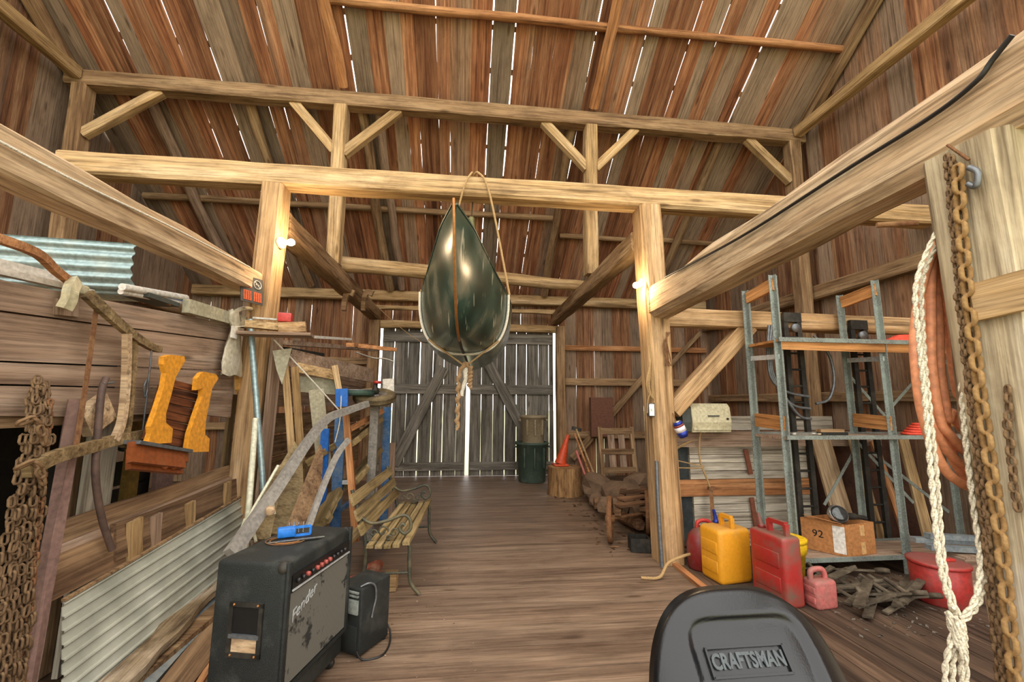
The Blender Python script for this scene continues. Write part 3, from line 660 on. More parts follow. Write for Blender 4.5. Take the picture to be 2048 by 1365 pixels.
# ================================================================== heater and cable on the half wall
plain('beige', 'b5ab8a', .5, dust='8d8265', dfac=.35); plain('dark_grille', '3e413b', .7)
ht = thing('portable_heater', (2.5, 4.3, 1.2), 'beige rounded plastic heater box on the half wall', 'heater')
HP = [(-.14, 0), (.14, 0), (.15, .03), (.15, .2), (.11, .27), (-.1, .29), (-.14, .25), (-.16, .1)]
hm = Matrix(((0, 0, 1), (1, 0, 0), (0, 1, 0))).to_4x4(); hm.translation = (2.52, 4.3, 1.205)
MB().prism(HP, .42, hm).to('housing', 'beige', ht)
hm2 = hm.copy(); hm2.translation = (2.265, 4.3, 1.215)
MB().prism([(a*.9, b*.92) for a, b in HP], .1, hm2).to('end_grille', 'dark_grille', ht)
MB().box((2.54, 4.142, 1.37), (.12, .012, .012)).to('slot', 'dark_grille', ht); MB().box((2.69, 4.142, 1.34), (.02, .012, .02)).to('switch', 'knob_black', ht); MB().box((2.52, 4.15, 1.24), (.4, .02, .02)).to('lip', 'beige', ht)
ropeline('heater_cable', [(2.5, 4.25, 1.2), (2.45, 4.26, 1.17), (2.46, 4.3, .9), (2.56, 4.3, .6), (2.58, 4.3, .25)], .01, 'rope_tan', 'pale cable hanging from the heater down the half wall', 'cable')
ropeline('loose_twine', [(2.1, 4.28, 1.0), (2.4, 4.3, 1.12), (2.12, 4.3, .95), (2.5, 4.3, .84), (2.1, 4.3, .84)], .006, 'rope_tan', 'loose twine strung between lamp post and half wall', 'twine')
dl = thing('oil_can', (2.2, 4.5, 1.62), 'small grey bottle with round cap behind the diagonal brace', 'bottle')
MB().lathe([(0, 0), (.035, 0), (.035, .12), (.012, .16), (.012, .2), (0, .2)], (2.27, 4.55, 1.36), (0, 0, 1), 14).to('bottle', 'grey_metal', dl); MB().ball((2.27, 4.55, 1.6), .035).to('cap', 'beige', dl)
# ================================================================== steel rack
plain('galv', '80867f', .5, .35, dust='9aa59a', dfac=.5, bscale=90, fine=.2)
wood('w_ply', ['8a5a30', 'b27a45', 'c58d55', 'd2a06a'], scale=(.5, 9, 9), vary=.08)
rk = thing('steel_rack', (3.9, 3.8, 0), 'tall galvanised steel shelving rack with plank shelves', 'rack')
RF = ((2.9, 2.71), (3.98, 2.70), (5.06, 2.70))
for xx, zt in RF:
    for yy, zz in ((3.6, zt), (4.0, zt-.05)):
        u = MB()
        u.bar((xx, yy, 0.0), (xx, yy, zz), .042, .006, (1, 0, 0)); u.bar((xx+.021, yy+.02, 0.0), (xx+.021, yy+.02, zz), .006, .045, (1, 0, 0)); u.bar((xx-.021, yy+.02, 0.0), (xx-.021, yy+.02, zz), .006, .045, (1, 0, 0))
        up_ = u.to('upright', 'galv', rk)
    board('end_board', (xx, 3.61, zt-.09), (xx, 4.0, zt-.13), .12, .03, 'w_ply', rk, up=(1, 0, 0), seg=1)
    board('end_board', (xx, 3.61, 1.32), (xx, 4.0, 1.34), .13, .03, 'w_ply', rk, up=(1, 0, 0), seg=1)
    MB().bar((xx, 3.61, 1.93), (xx, 4.0, 1.95), .045, .02, (1, 0, 0)).to('cross_bar', 'silver', rk)
for z, m2 in ((2.08, 'w_ply'), (1.19, 'w_mow'), (.15, 'w_mow')):
    for yy in (3.69, 3.9): board('shelf_plank', (2.88, yy, z), (5.1, yy, z), .2, .025, m2, rk, seg=4)
    for yy in (3.585, 4.02): MB().bar((2.88, yy, z+.008), (5.1, yy, z+.008), .02, .04 if z > 2 else .035).to('shelf_beam', 'galv', rk)
    if z > 2: board('shelf_edge', (2.9, 3.6, z-.04), (5.1, 3.6, z-.05), .09, .02, 'w_ply', rk, up=(0, 1, 0), seg=3)
for (xa, za), (xb, zb) in (((3.98, 1.85), (4.5, 1.25)), ((3.6, .5), (4.05, 1.1)), ((4.9, 1.85), (4.4, 1.4)), ((4.05, 1.1), (4.6, .5)), ((4.2, 1.0), (5.0, .4))):
    MB().bar((xa, 4.05, za), (xb, 4.05, zb), .03, .005, (0, 1, 0)).to('diagonal_brace', 'galv', rk)
# black narrow ladders standing inside
for i, (xx, z0, z1, lab) in enumerate(((3.42, 0.0, 2.42, 'narrow black ladder standing between the two rack frames nearest the heater'), (4.19, 0.0, 2.36, 'narrow black ladder standing behind the second rack frame'))):
    ld = thing('black_ladder', (xx, 4.12, 0), lab, 'ladder')
    for sx in (-1, 1): MB().bar((xx+sx*.085, 4.055, z0), (xx+sx*.075, 4.055, z1), .05, .035, (0, 1, 0)).to('rail', 'black_metal', ld)
    z = .15
    while z < z1-.1: MB().tube([(xx-.08, 4.055, z), (xx+.08, 4.055, z)], .012, 6).to('rung', 'black_metal', ld); z += .17
    MB().box((xx, 4.05, z1-.02), (.2, .04, .1)).to('end_cap', 'black_metal', ld); MB().lathe([(0, 0), (.045, 0), (.045, .03), (0, .03)], (xx, 4.02, z1-.14), (0, -1, 0), 12).to('pulley', 'grey_metal', ld)
ch = thing('grey_cable_loops', (3.1, 4.3, 1.4), 'grey cable loops hanging on the girt behind the rack', 'cable')
for k, (dx, zb) in enumerate(((0, 1.62), (.04, 1.5), (.1, 1.4))):
    MB().tube(spline([(3.12+.03*k, 4.0, 2.3), (3.08+.02*k, 4.0, 2.0), (3.1+.02*k, 4.0, 1.75), (3.25+dx, 4.0, zb), (3.5, 4.0, zb-.05)]), .014, 6).to('loop', 'grey_metal', ch)
MB().tube(spline([(3.6, 3.98, 2.2), (3.75, 3.98, 2.0), (3.78, 3.98, 1.75), (3.7, 3.98, 1.55), (3.55, 3.98, 1.5)]), .014, 6).to('loop', 'grey_metal', ch)
# things on the shelves
plain('red_cord', 'd0452c', .7); plain('tool_grey', '9a958a', .4, .6)
rcx = thing('orange_cord_coil', (4.35, 3.75, 2.1), 'flat coil of orange-red cord on the top rack shelf', 'cord')
for k in range(6): MB().tube([(4.35+(.24-.03*k)*math.cos(a), 3.72+(.1-.01*k)*math.sin(a), 2.11+.012*k) for a in [j*.42 for j in range(15)]], .011, 6, closed=True, cap=False).to('turn', 'red_cord', rcx)
rcy = thing('orange_cord_heap', (4.5, 3.75, 1.2), 'heap of orange-red cord on the middle rack shelf', 'cord')
for k in range(5): MB().tube([(4.42+(.2-.03*k)*math.cos(a), 3.72+(.1-.012*k)*math.sin(a), 1.222+.022*k) for a in [j*.42 for j in range(15)]], .013, 6, closed=True, cap=False).to('turn', 'red_cord', rcy)
for i, (x0, y0, dx, dy, lab) in enumerate(((2.98, 3.62, .26, .03, 'bright steel wrench lying on the middle rack shelf'), (3.05, 3.7, .3, -.04, 'grey bar clamp lying on the middle rack shelf'), (3.2, 3.65, .22, .05, 'pale wooden tool handle lying on the middle rack shelf'))):
    t = thing('hand_tool', (x0, y0, 1.21), lab, 'tool')
    a, b = Vector((x0, y0, 1.222)), Vector((x0+dx, y0+dy, 1.226))
    MB().bar(a, b, .022, .014).to('shaft', 'tool_grey' if i < 2 else 'w_pale', t); MB().lathe([(0, -.01), (.03, -.01), (.03, .01), (0, .01)], a+Vector((0, 0, .004)), (0, 0, 1), 10).to('head', 'tool_grey', t)
tb = thing('tool_brush', (3.35, 3.7, 1.23), 'dark bristle brush with a wooden back on the middle rack shelf', 'brush')
MB().box((3.42, 3.68, 1.222), (.26, .07, .035)).to('bristles', 'black_metal', tb); MB().box((3.4, 3.68, 1.253), (.24, .06, .025)).to('back', 'w_beamdk', tb)
# cardboard box with headlamp
plain('cardboard', 'a8713f', .85, dust='96653a', dfac=.3); plain('tape', 'c49a66', .5); plain('paper', 'd5cfc4', .7); plain('glass_dark', '4a4c4c', .12, .6)
kb = thing('cardboard_box', (3.42, 3.78, .165), 'open brown cardboard box with a white label on the bottom rack shelf', 'box')
K0 = Vector((3.38, 3.6, .166)); KU = Vector((.98, .2, 0)).normalized(); KV = Vector((-.55, .83, 0)).normalized(); KN = Vector((KU.y, -KU.x, 0)); KL = Vector((-KV.y, KV.x, 0))
def face(a, b, h, th, nm, mt, par): return MB().bar(Vector(a)+Vector((0, 0, h/2)), Vector(b)+Vector((0, 0, h/2)), th, h).to(nm, mt, par)
kc = [K0, K0+KU*.36, K0+KU*.36+KV*.34, K0+KV*.34]
for a, b in zip(kc, kc[1:]+kc[:1]): face(a, b, .27, .006, 'side', 'cardboard', kb)
for z, h in ((.21, .09), (.06, .1)): MB().bar(K0+KU*.2+KN*.005+AZ*(z-h/2), K0+KU*.2+KN*.005+AZ*(z+h/2), .055, .003, KN).to('tape', 'tape', kb)
MB().bar(K0+KV*.05+KL*.005+AZ*.02, K0+KV*.05+KL*.005+AZ*.25, .09, .003, KL).to('label_paper', 'paper', kb)
LBM = Matrix((-KV, AZ, KL)).transposed().to_4x4(); LBM.translation = K0+KV*.21+KL*.004+AZ*.15
put('print', text_mesh('92', .09, 0, .001), 'knob_black', kb, LBM)
board('flap', K0+KV*.02+AZ*.275, K0+KV*.3+AZ*.3, .1, .005, 'cardboard', kb, up=(.3, 0, 1), seg=1)
hl = thing('headlamp', K0+KU*.12+KV*.1+AZ*.27, 'round chrome headlamp sitting on the cardboard box', 'lamp')
hc = K0+KU*.13+KV*.12+AZ*.33
MB().lathe([(0, .02), (.05, .03), (.075, .02), (.085, 0), (.08, -.03), (.05, -.07), (0, -.08)], hc, (-.25, -.85, .45), 20).to('shell', 'chrome', hl)
MB().lathe([(0, .035), (.05, .034), (.07, .022), (.07, .018), (0, .018)], hc, (-.25, -.85, .45), 20).to('lens', 'glass_dark', hl)
MB().tube(spline([hc+Vector((.06, 0, -.02)), hc+Vector((.2, .02, -.03)), hc+Vector((.3, .02, -.05))]), [.03]*8+[.02]*9, 8).to('bracket', 'black_metal', hl)
# ================================================================== fuel cans, bucket and tub
plain('fuel_red', 'a52a26', .45, fine=.04, dust='6f5b4d', dfac=.5, dscale=4, topdust=.8); plain('fuel_dark', '7a201f', .4, fine=.04, dust='6a554a', dfac=.45, dscale=4, topdust=.85)
plain('fuel_yellow', 'd9951c', .5, fine=.03, dust='a8814a', dfac=.35, dscale=3, topdust=.5); plain('fuel_pink', 'b5625c', .6, dust='8a6a5e', dfac=.5, topdust=.4); plain('bucket_yellow', 'd8ae12', .5, dust='a08030', dfac=.3); plain('tub_red', '9c2a24', .5, dust='7d5048', dfac=.45, topdust=.7)
def rotz(a): return Matrix.Rotation(a, 3, 'Z')
def jerry(c, dims, a, mat, label, handle=True, name='fuel_can', spout=None, bev=.03):
    c = Vector(c); R = rotz(a); w, d, h = dims; t = thing(name, c, label, 'fuel can')
    MB().box(c+Vector((0, 0, h/2)), (w, d, h), R, bev).to('body', mat, t)
    if handle:
        m = MB(); z = h
        p = [(-w*.0, -d*.36, z-.01), (0, -d*.36, z+.085), (0, d*.1, z+.085), (0, d*.1, z-.01)]
        for q, r in zip(p, p[1:]): m.bar(c+R@Vector(q), c+R@Vector(r), .035, .03)
        m.to('handle', mat, t)
    for zz in (.3, .65): MB().box(c+R@Vector((-w/2, 0, h*zz)), (.012, d*.72, h*.22), R, .005).to('side_panel', mat, t)
    if spout:
        MB().lathe([(0, 0), (.03, 0), (.03, .03), (.018, .035), (.012, .12), (0, .12)], c+R@Vector((0, d*.33, h-.01)), (0, .3, .9), 14).to('spout', spout, t)
    return t
jerry((2.455, 3.28, 0), (.17, .34, .50), .12, 'fuel_red', 'tall red jerry can with a dusty side among the fuel cans', spout='fuel_dark')
jerry((2.29, 3.68, 0), (.33, .26, .44), .15, 'fuel_yellow', 'yellow diesel can with a translucent body standing beside the red jerry can', spout='can_blue', bev=.04)
dr = thing('fuel_can', (1.98+.1, 3.95, 0), 'squat dark red fuel can against the foot of the lamp post', 'fuel can')
MB().lathe([(0, 0), (.14, .0), (.16, .02), (.165, .22), (.14, .3), (.08, .36), (0, .38)], (2.24, 3.92, 0), (0, 0, 1), 24, .8).to('body', 'fuel_dark', dr)
MB().tube(spline([(2.17, 3.92, .34), (2.19, 3.92, .41), (2.29, 3.92, .41), (2.31, 3.92, .33)]), .018, 8).to('handle', 'red_paint', dr); MB().lathe([(0, 0), (.025, 0), (.02, .06), (0, .06)], (2.32, 3.9, .32), (.4, -.1, .9), 12).to('cap', 'fuel_dark', dr)
sg = jerry((2.69, 3.14, 0), (.19, .13, .2), .1, 'fuel_pink', 'small faded pink fuel can beside the tall red one', False, bev=.025)
MB().tube(spline([(2.62, 3.14, .19), (2.63, 3.14, .255), (2.72, 3.14, .26), (2.74, 3.14, .19)]), .02, 8).to('handle', 'fuel_pink', sg)
yb = thing('yellow_bucket', (2.78, 3.6, 0), 'yellow plastic bucket half hidden behind the red jerry can', 'bucket')
MB().lathe([(0, 0), (.11, 0), (.135, .27), (.145, .27), (.147, .3), (.15, .31), (.15, .34), (.14, .36), (0, .36)], (2.74, 3.52, 0), (0, 0, 1), 24).to('pail', 'bucket_yellow', yb); MB().lathe([(0, .355), (.155, .355), (.155, .38), (.14, .385), (0, .385)], (2.74, 3.52, 0), (0, 0, 1), 24).to('lid', 'bucket_yellow', yb)
tu = thing('red_tub', (3.69, 3.12, 0), 'round red plastic tub with a dusty lid by the hanging rope', 'tub')
MB().lathe([(0, 0), (.155, 0), (.17, .02), (.18, .28), (.17, .285), (0, .285)], (3.69, 3.12, 0), (0, 0, 1), 28).to('body', 'tub_red', tu)
MB().lathe([(0, .315), (.12, .315), (.165, .305), (.19, .3), (.19, .28), (.18, .275)], (3.69, 3.12, 0), (0, 0, 1), 28).to('lid', 'tub_red', tu); MB().box((3.69, 3.05, .325), (.12, .03, .02), None, .005).to('handle', 'red_paint', tu)
hst = thing('iron_stake', (2.45, 4.1, 0), 'short rusty iron stake leaning on the half wall behind the yellow can', 'stake'); MB().bar((2.5, 4.2, 0), (2.56, 4.3, .63), .035, .02).to('shaft', 'rust', hst); MB().box((2.565, 4.3, .63), (.07, .03, .03)).to('head', 'rust', hst)
# scrap iron under the rack
scr = []
def scrap(i):
    random.seed(100+i); cx, cy = random.uniform(2.95, 3.95), random.uniform(2.95, 3.5); a = random.uniform(-.7, .7); L = random.uniform(.25, .55)
    if (Vector((cx, cy))-Vector((3.69, 3.12))).length < .34: cx -= .5
    if cx < 2.85: cx = 2.95
    d = Vector((math.cos(a), math.sin(a), 0))*L/2; z = .02+.012*(i % 7)
    t = thing('scrap_iron', (cx, cy, z), 'rusty dark scrap iron piece in the heap under the rack', 'scrap', 'scrap iron heaped under the rack')
    A, B = Vector((cx, cy, z))-d, Vector((cx, cy, z+random.uniform(0, .1)))+d
    MB().bar(A, B, random.uniform(.03, .07), .014, (random.uniform(-.5, .5), 0, 1)).to('bar', 'scrap_rust', t)
    if i % 2: MB().bar(A.lerp(B, .3), A.lerp(B, .3)+Vector((-d.y, d.x, .1))*.7, .03, .012).to('arm', 'scrap_rust', t)
    if i % 3 == 0: MB().lathe([(.015, -.015), (.05, -.015), (.05, .015), (.015, .015)], B, (random.uniform(-.4, .4), .5, 1), 12).to('ring', 'scrap_rust', t)
plain('scrap_rust', '4e4436', .8, .3, dust='7d705c', dfac=.5, dscale=9)
for i in range(26): scrap(i)
random.seed(11)
for i, (x0, y0, x1, y1, z) in enumerate(((3.95, 3.4, 5.0, 3.3, .3), (3.9, 3.48, 5.05, 3.42, .34), (4.0, 3.44, 5.0, 3.36, .38))):
    o = MB().bar((x0, y0, z), (x1, y1, z-.06), .06, .04).to('steel_channel', 'steel_blue' if 'steel_blue' in MATS else plain('steel_blue', '8b979c', .4, .5, dust='b0b4b0'))
    tag(o, ['lowest pale steel channel of the stack lying on the low crate', 'middle pale steel channel of the stack lying on the low crate', 'topmost pale steel channel of the stack lying on the low crate'][i], 'channel', 'steel channels beside the rack')
cr = thing('low_crate', (4.5, 3.38, 0), 'low wooden crate under the steel channels', 'crate')
for yy in (3.3, 3.5): board('side', (4.15, yy, .12), (4.85, yy, .12), .22, .02, 'w_mow', cr, up=(0, 1, 0), seg=1)
for xx in (4.16, 4.84): board('end', (xx, 3.3, .12), (xx, 3.5, .12), .22, .02, 'w_mow', cr, up=(1, 0, 0), seg=1)
for k in range(4): board('slat', (4.24+.17*k, 3.29, .24), (4.24+.17*k, 3.51, .24), .14, .018, 'w_mow', cr, seg=1)
# lumber leaning at the far end of the half wall
for i, (x0, x1, z1, w, mt, lab) in enumerate(((3.95, 3.8, 1.2, .22, 'w_pale', 'wide pale board leaning on the half wall behind the cardboard box'), (4.3, 4.2, 1.15, .1, 'w_beam', 'narrow pale stick leaning behind the second rack frame'), (4.6, 4.45, 1.1, .08, 'w_orange', 'thin reddish stick leaning behind the rack'), (4.85, 4.8, 1.2, .12, 'w_beam', 'plain board leaning behind the rack by the gable'))):
    board('leaning_board', (x0, 4.14, .01), (x1, 4.27, z1), w, .025, mt, None, up=(0, 1, 0), seg=2, label=lab, cat='board')
dk = MB().box((4.45, 4.5, .6), (1.5, .04, 1.2)); dk.to('dark_sheet', plain('dark_brown', '4b2f20', .85, dust='5c3c28'), wr)  # plain dark brown sheet backing the leaning boards
# ================================================================== foreground post with hose, rope and chains
wood('w_nearpost', ['7b6a52', 'a08f72', 'bdad8e', 'd6c9ac'], scale=(.5, 7, 7), vary=.05, blot=('cfc8bb', 1.6))
timber('near_post', (1.93, 1.27, 0), (1.93, 1.27, 2.45), .27, .26, 'w_nearpost', 'thick foreground post draped with rusty chains and an orange hose', 'post', up=(0, 1, 0), amp=.015)
XF = 1.79
o = board('nailed_board', at(1950, 605, X=XF-.012), Vector((XF-.012, 1.02, at(1950, 605, X=XF-.012).z+.01)), .13, .024, 'w_beam', None, up=(1, 0, 0), seg=2, label='short pale board nailed across the foreground post', cat='board')
ropeline('beam_cable', [at(2025, 70, X=1.80), at(1985, 120, X=1.8), at(1950, 165, X=1.795), at(1860, 235, X=1.795), at(1700, 335, X=1.797), at(1480, 475, X=1.8), at(1330, 555, X=1.805)], .009, 'knob_black', 'black cable stapled along the massive hewn beam', 'cable')
plain('hose', 'd08a60', .55, dust='b9765a', dfac=.3); plain('rust_chain', '97764c', .85, .25, dust='b09060', dscale=18, dfac=.5, spec=.2, bump=.4); plain('rust_dark', '6e5740', .9, .2, dust='8d7352', dscale=20, bump=.5, spec=.2)
hz = thing('orange_hose', at(1885, 450, Y=1.46), 'coil of orange rubber hose hung on the foreground post', 'hose')
def hp_(px, py, y): return at(px, py, Y=y)
loops = [(1830, 1950, 975, 1.44), (1846, 1944, 938, 1.47), (1862, 1936, 905, 1.45), (1878, 1928, 860, 1.48), (1870, 1948, 960, 1.5)]
for i, (xl, xr, yb_, dd) in enumerate(loops):
    pts = [hp_(1893, 455+4*i, dd), hp_(1872-2*i, 490, dd), hp_((xl+1862)//2, 560, dd), hp_(xl, 660, dd), hp_(xl+2, 740, dd), hp_(xl+18, 840, dd), hp_((xl+xr)//2, yb_-35, dd), hp_(xr, yb_, dd+.02), hp_(xr+3, yb_-60, dd+.03), hp_(xr-14, 780, dd+.03), hp_(xr-32, 640, dd+.02), hp_(1893-i, 500, dd+.01)]
    MB().tube(spline(pts+[pts[0]], 6)[:-1], .0165, 10, closed=True, cap=False).to('hose_loop', 'hose', hz)
MB().tube([(XF+.02, 1.44, at(1890, 452, Y=1.45).z+.0), (XF-.1, 1.5, at(1890, 452, Y=1.45).z+.01)], .012, 8).to('spike', 'rust', hz)
plain('rope_cream', 'cfc6ae', .95, bump=.5, bscale=150, fine=.2)
br = thing('braided_rope', at(1915, 1240, X=1.62), 'knotted cream braided rope hanging from the foreground post', 'rope')
Yr = 1.385
twisted([at(1897, 440, Y=Yr), at(1870, 470, Y=Yr), at(1832, 570, Y=Yr), at(1838, 680, Y=Yr), at(1850, 800, Y=Yr), at(1862, 950, Y=Yr-.01), at(1880, 1130, Y=Yr-.03), at(1912, 1240, Y=Yr-.05)], .0088, 'rope_cream', 'strand', br)
twisted([at(1897, 440, Y=Yr+.02), at(1885, 470, Y=Yr+.02), at(1846, 560, Y=Yr+.02), at(1848, 700, Y=Yr+.02), at(1860, 820, Y=Yr), at(1874, 960, Y=Yr), at(1890, 1140, Y=Yr-.02), at(1918, 1235, Y=Yr-.04)], .0082, 'rope_cream', 'strand', br)
twisted([at(1897, 440, Y=Yr-.02), at(1905, 520, Y=Yr-.02), at(1916, 680, Y=Yr-.02), at(1928, 850, Y=Yr-.02), at(1945, 1000, Y=Yr-.02), at(1960, 1120, Y=Yr-.03), at(1950, 1200, Y=Yr-.04), at(1922, 1240, Y=Yr-.05)], .0088, 'rope_cream', 'strand', br)
twisted([at(1934, 900, Y=Yr), at(1952, 1020, Y=Yr), at(1972, 1130, Y=Yr-.01), at(1958, 1205, Y=Yr-.03), at(1925, 1245, Y=Yr-.05)], .0082, 'rope_cream', 'strand', br)
for px0, px1, pe in ((1910, 1890, 1400), (1918, 1905, 1420), (1925, 1932, 1430), (1918, 1922, 1400)):
    twisted([at(px0, 1240, Y=Yr-.05), at((px0+px1)//2, 1290, Y=Yr-.06), at(px1, 1340, Y=Yr-.05), at(px1+4, pe, Y=Yr-.05)], .0082, 'rope_cream', 'tail', br)
kc_ = at(1915, 1258, Y=Yr-.06)
for k in range(6):
    a0 = k*.9; twisted([kc_+Vector((.026*math.cos(a0+s*1.05), .022*math.sin(s*1.3+k), .055*math.sin(a0*.7+s*1.05)+(k-3)*.012)) for s in range(5)], .0082, 'rope_cream', 'knot_turn', br, k=4)
XC = 1.765
chain('heavy_chain', [at(1915, 330, X=XC), at(1925, 480, X=XC), at(1942, 640, X=XC), at(1962, 800, X=XC), at(1985, 960, X=XC), at(2005, 1110, X=XC), at(2030, 1365, X=XC), at(2045, 1480, X=XC)], .072, .046, .0085, 'rust_chain', 'heavy rusty chain with big links hanging down the foreground post')
for k, (dx, lab) in enumerate(((-22, 'thin rusty chain hanging at the edge of the foreground post, outermost'), (-12, 'thin rusty chain hanging between the outermost chain and the heavy chain'))):
    chain('thin_chain', [at(1918+dx, 310, X=XC+.01), at(1930+dx, 480, X=XC+.01), at(1945+dx, 640, X=XC+.01), at(1962+dx, 800, X=XC+.01), at(1980+dx, 960, X=XC+.01), at(2003+dx, 1180, X=XC+.01), at(2025+dx, 1400, X=XC+.01)], .036, .026, .006, 'rust_dark', lab, jig=.004)
chain('thin_chain', [at(2015, 770, X=XF-.01), at(2018, 880, X=XF-.01), at(2030, 1000, X=XF-.01), at(2040, 1040, X=XF-.01)], .04, .028, .005, 'rust_dark', 'short rusty chain tacked to the middle of the foreground post', jig=.003)
sh = thing('shackle', at(1945, 355, X=XF-.02), 'grey iron shackle on the foreground post above the hose', 'shackle')
MB().tube(spline([at(1938, 335, X=XC), at(1955, 345, X=XC), at(1952, 372, X=XC), at(1936, 368, X=XC)]), .01, 8).to('bow', 'grey_metal', sh); MB().tube([at(1895, 290, X=XC+.01), at(1938, 320, X=XC+.01)], .005, 6).to('nail', 'rust', sh)
# ================================================================== riding mower under the camera, only its seat back in view
def seat_mat():
    m, nt, b = _nt('vinyl'); L = nt.links; tc = N(nt, 'ShaderNodeTexCoord')
    n = N(nt, 'ShaderNodeTexNoise', i_Scale=260.0, i_Detail=2.0); L.new(tc.outputs['Object'], n.inputs[0])
    n3 = N(nt, 'ShaderNodeTexNoise', i_Scale=18.0, i_Detail=8.0, i_Roughness=.8); L.new(tc.outputs['Object'], n3.inputs[0])
    mr = N(nt, 'ShaderNodeMapRange', i_1=.6, i_2=.85); L.new(n3.outputs[0], mr.inputs[0])
    L.new(mix(nt, rgb('0b0d10'), rgb('2e2c29'), mr.outputs[0]), b.inputs['Base Color']); b.inputs['Roughness'].default_value = .3; b.inputs['Specular IOR Level'].default_value = .5
    bm = N(nt, 'ShaderNodeBump', i_Strength=.12, i_Distance=.003); L.new(n.outputs[0], bm.inputs['Height']); L.new(bm.outputs[0], b.inputs['Normal'])
seat_mat()
mw = thing('riding_mower', (.6, .4, 0), 'riding mower with a black moulded vinyl seat lettered on its backrest', 'mower')
SCX, SYB = .60, .90
def smooth(a, b, x): t = max(0, min(1, (x-a)/(b-a))); return t*t*(3-2*t)
def seat_pt(u, v):
    """u -1..1 across, v 0..1 bottom to top of the backrest front"""
    z = .72+.365*v; hw = .20+.03*(1-v)
    X = SCX+hw*u; r = (abs(u)**3.2+max(0, (v-.25)/.75)**3.4)**(1/3.3)
    bul = .085*max(0, 1-min(1, r)**3)
    du, dv = abs(u)/(.60+.10*v), (v-.66)/.26
    rec = 1-smooth(.82, 1.0, (abs(du)**5+abs(dv)**5)**.2)
    return X, z, bul, rec, r
rows = []
for i in range(61):
    v = i/60; row = []
    for j in range(81):
        u = -1+2*j/80
        # fold square grid onto rounded outline
        vv = (v-.3)/.7
        if vv > 0:
            k = max(abs(u), vv); L_ = (abs(u)**3+vv**3)**(1/3); s = k/L_ if L_ > 1e-6 else 1
            uu, v2 = u*s, .3+.7*vv*s
        else: uu, v2 = u, v
        X, z, bul, rec, r = seat_pt(uu, v2)
        yb = SYB - bul + rec*.02 + .16*(v2-.6)*.9
        row.append(Vector((X, yb, z)))
    rows.append(row)
bmk = MB(); bmk.grid(rows)
back = [[p+Vector((0, .03+.07*(1-(abs(j-40)/40)**2)*(1-i/60)**.5, 0)) for j, p in enumerate(rw)] for i, rw in enumerate(rows)]
bmk.grid(back)
rim = [rows[i][0] for i in range(61)]+rows[60][1:]+[rows[i][80] for i in range(59, -1, -1)]
rimb = [back[i][0] for i in range(61)]+back[60][1:]+[back[i][80] for i in range(59, -1, -1)]
bmk.grid([rim, rimb]); bmk.grid([rows[0], back[0]])
sback = bmk.to('backrest', 'vinyl', mw, weld=True)
# lettered plate
pc = rows[44][40]; pup = (rows[48][40]-rows[40][40]).normalized(); pr = (rows[44][46]-rows[44][34]).normalized(); pn = pr.cross(pup).normalized()
PM = Matrix((pr, pup, pn)).transposed().to_4x4(); PM.translation = pc+pn*.0-pr*.02
fm = MB()
for cxx, cyy, w, h in ((0, .024, .17, .004), (0, -.024, .17, .004), (-.083, 0, .004, .05), (.083, 0, .004, .05)): fm.box((cxx, cyy, .001), (w, h, .006))
fm.to('plate_frame', 'vinyl', sback, PM); tm = text_mesh('CRAFTSMAN', .034, 0, .0022, .0012)
for v in tm.vertices: v.co.x *= .80; v.co.y *= 1.05
put('lettering', tm, plain('vinyl_letter', '3a4042', .35), sback, PM @ Matrix.Translation((0, 0, .001)))
cu = MB(); cu.box((SCX, .62, .68), (.46, .5, .12), None, .05); cu.to('cushion', 'vinyl', mw)
plain('mower_red', '8c1f1c', .35)
MB().box((SCX, .72, .5), (.8, .62, .12), None, .05).to('fender', 'mower_red', mw); MB().box((SCX, .72, .59), (.2, .3, .1)).to('seat_mount', 'black_metal', mw); MB().box((SCX, .0, .34), (.34, 1.5, .12), None, .02).to('frame', 'black_metal', mw)
MB().box((SCX, -.55, .58), (.5, .75, .4), None, .08).to('hood', 'mower_red', mw)
for xx, yy, rr, ww in ((SCX-.36, .8, .25, .2), (SCX+.36, .8, .25, .2), (SCX-.34, -.65, .19, .15), (SCX+.34, -.65, .19, .15)):
    wh = MB().lathe([(rr*.5, -ww/2), (rr*.9, -ww/2), (rr, -ww*.3), (rr, ww*.3), (rr*.9, ww/2), (rr*.5, ww/2), (rr*.5, -ww/2)], (xx, yy, rr), (1, 0, 0), 24).to('tyre', 'knob_black', mw)
    MB().lathe([(0, -ww*.3), (rr*.5, -ww*.3), (rr*.5, ww*.3), (0, ww*.3)], (xx, yy, rr), (1, 0, 0), 18).to('rim', 'porcelain', mw)
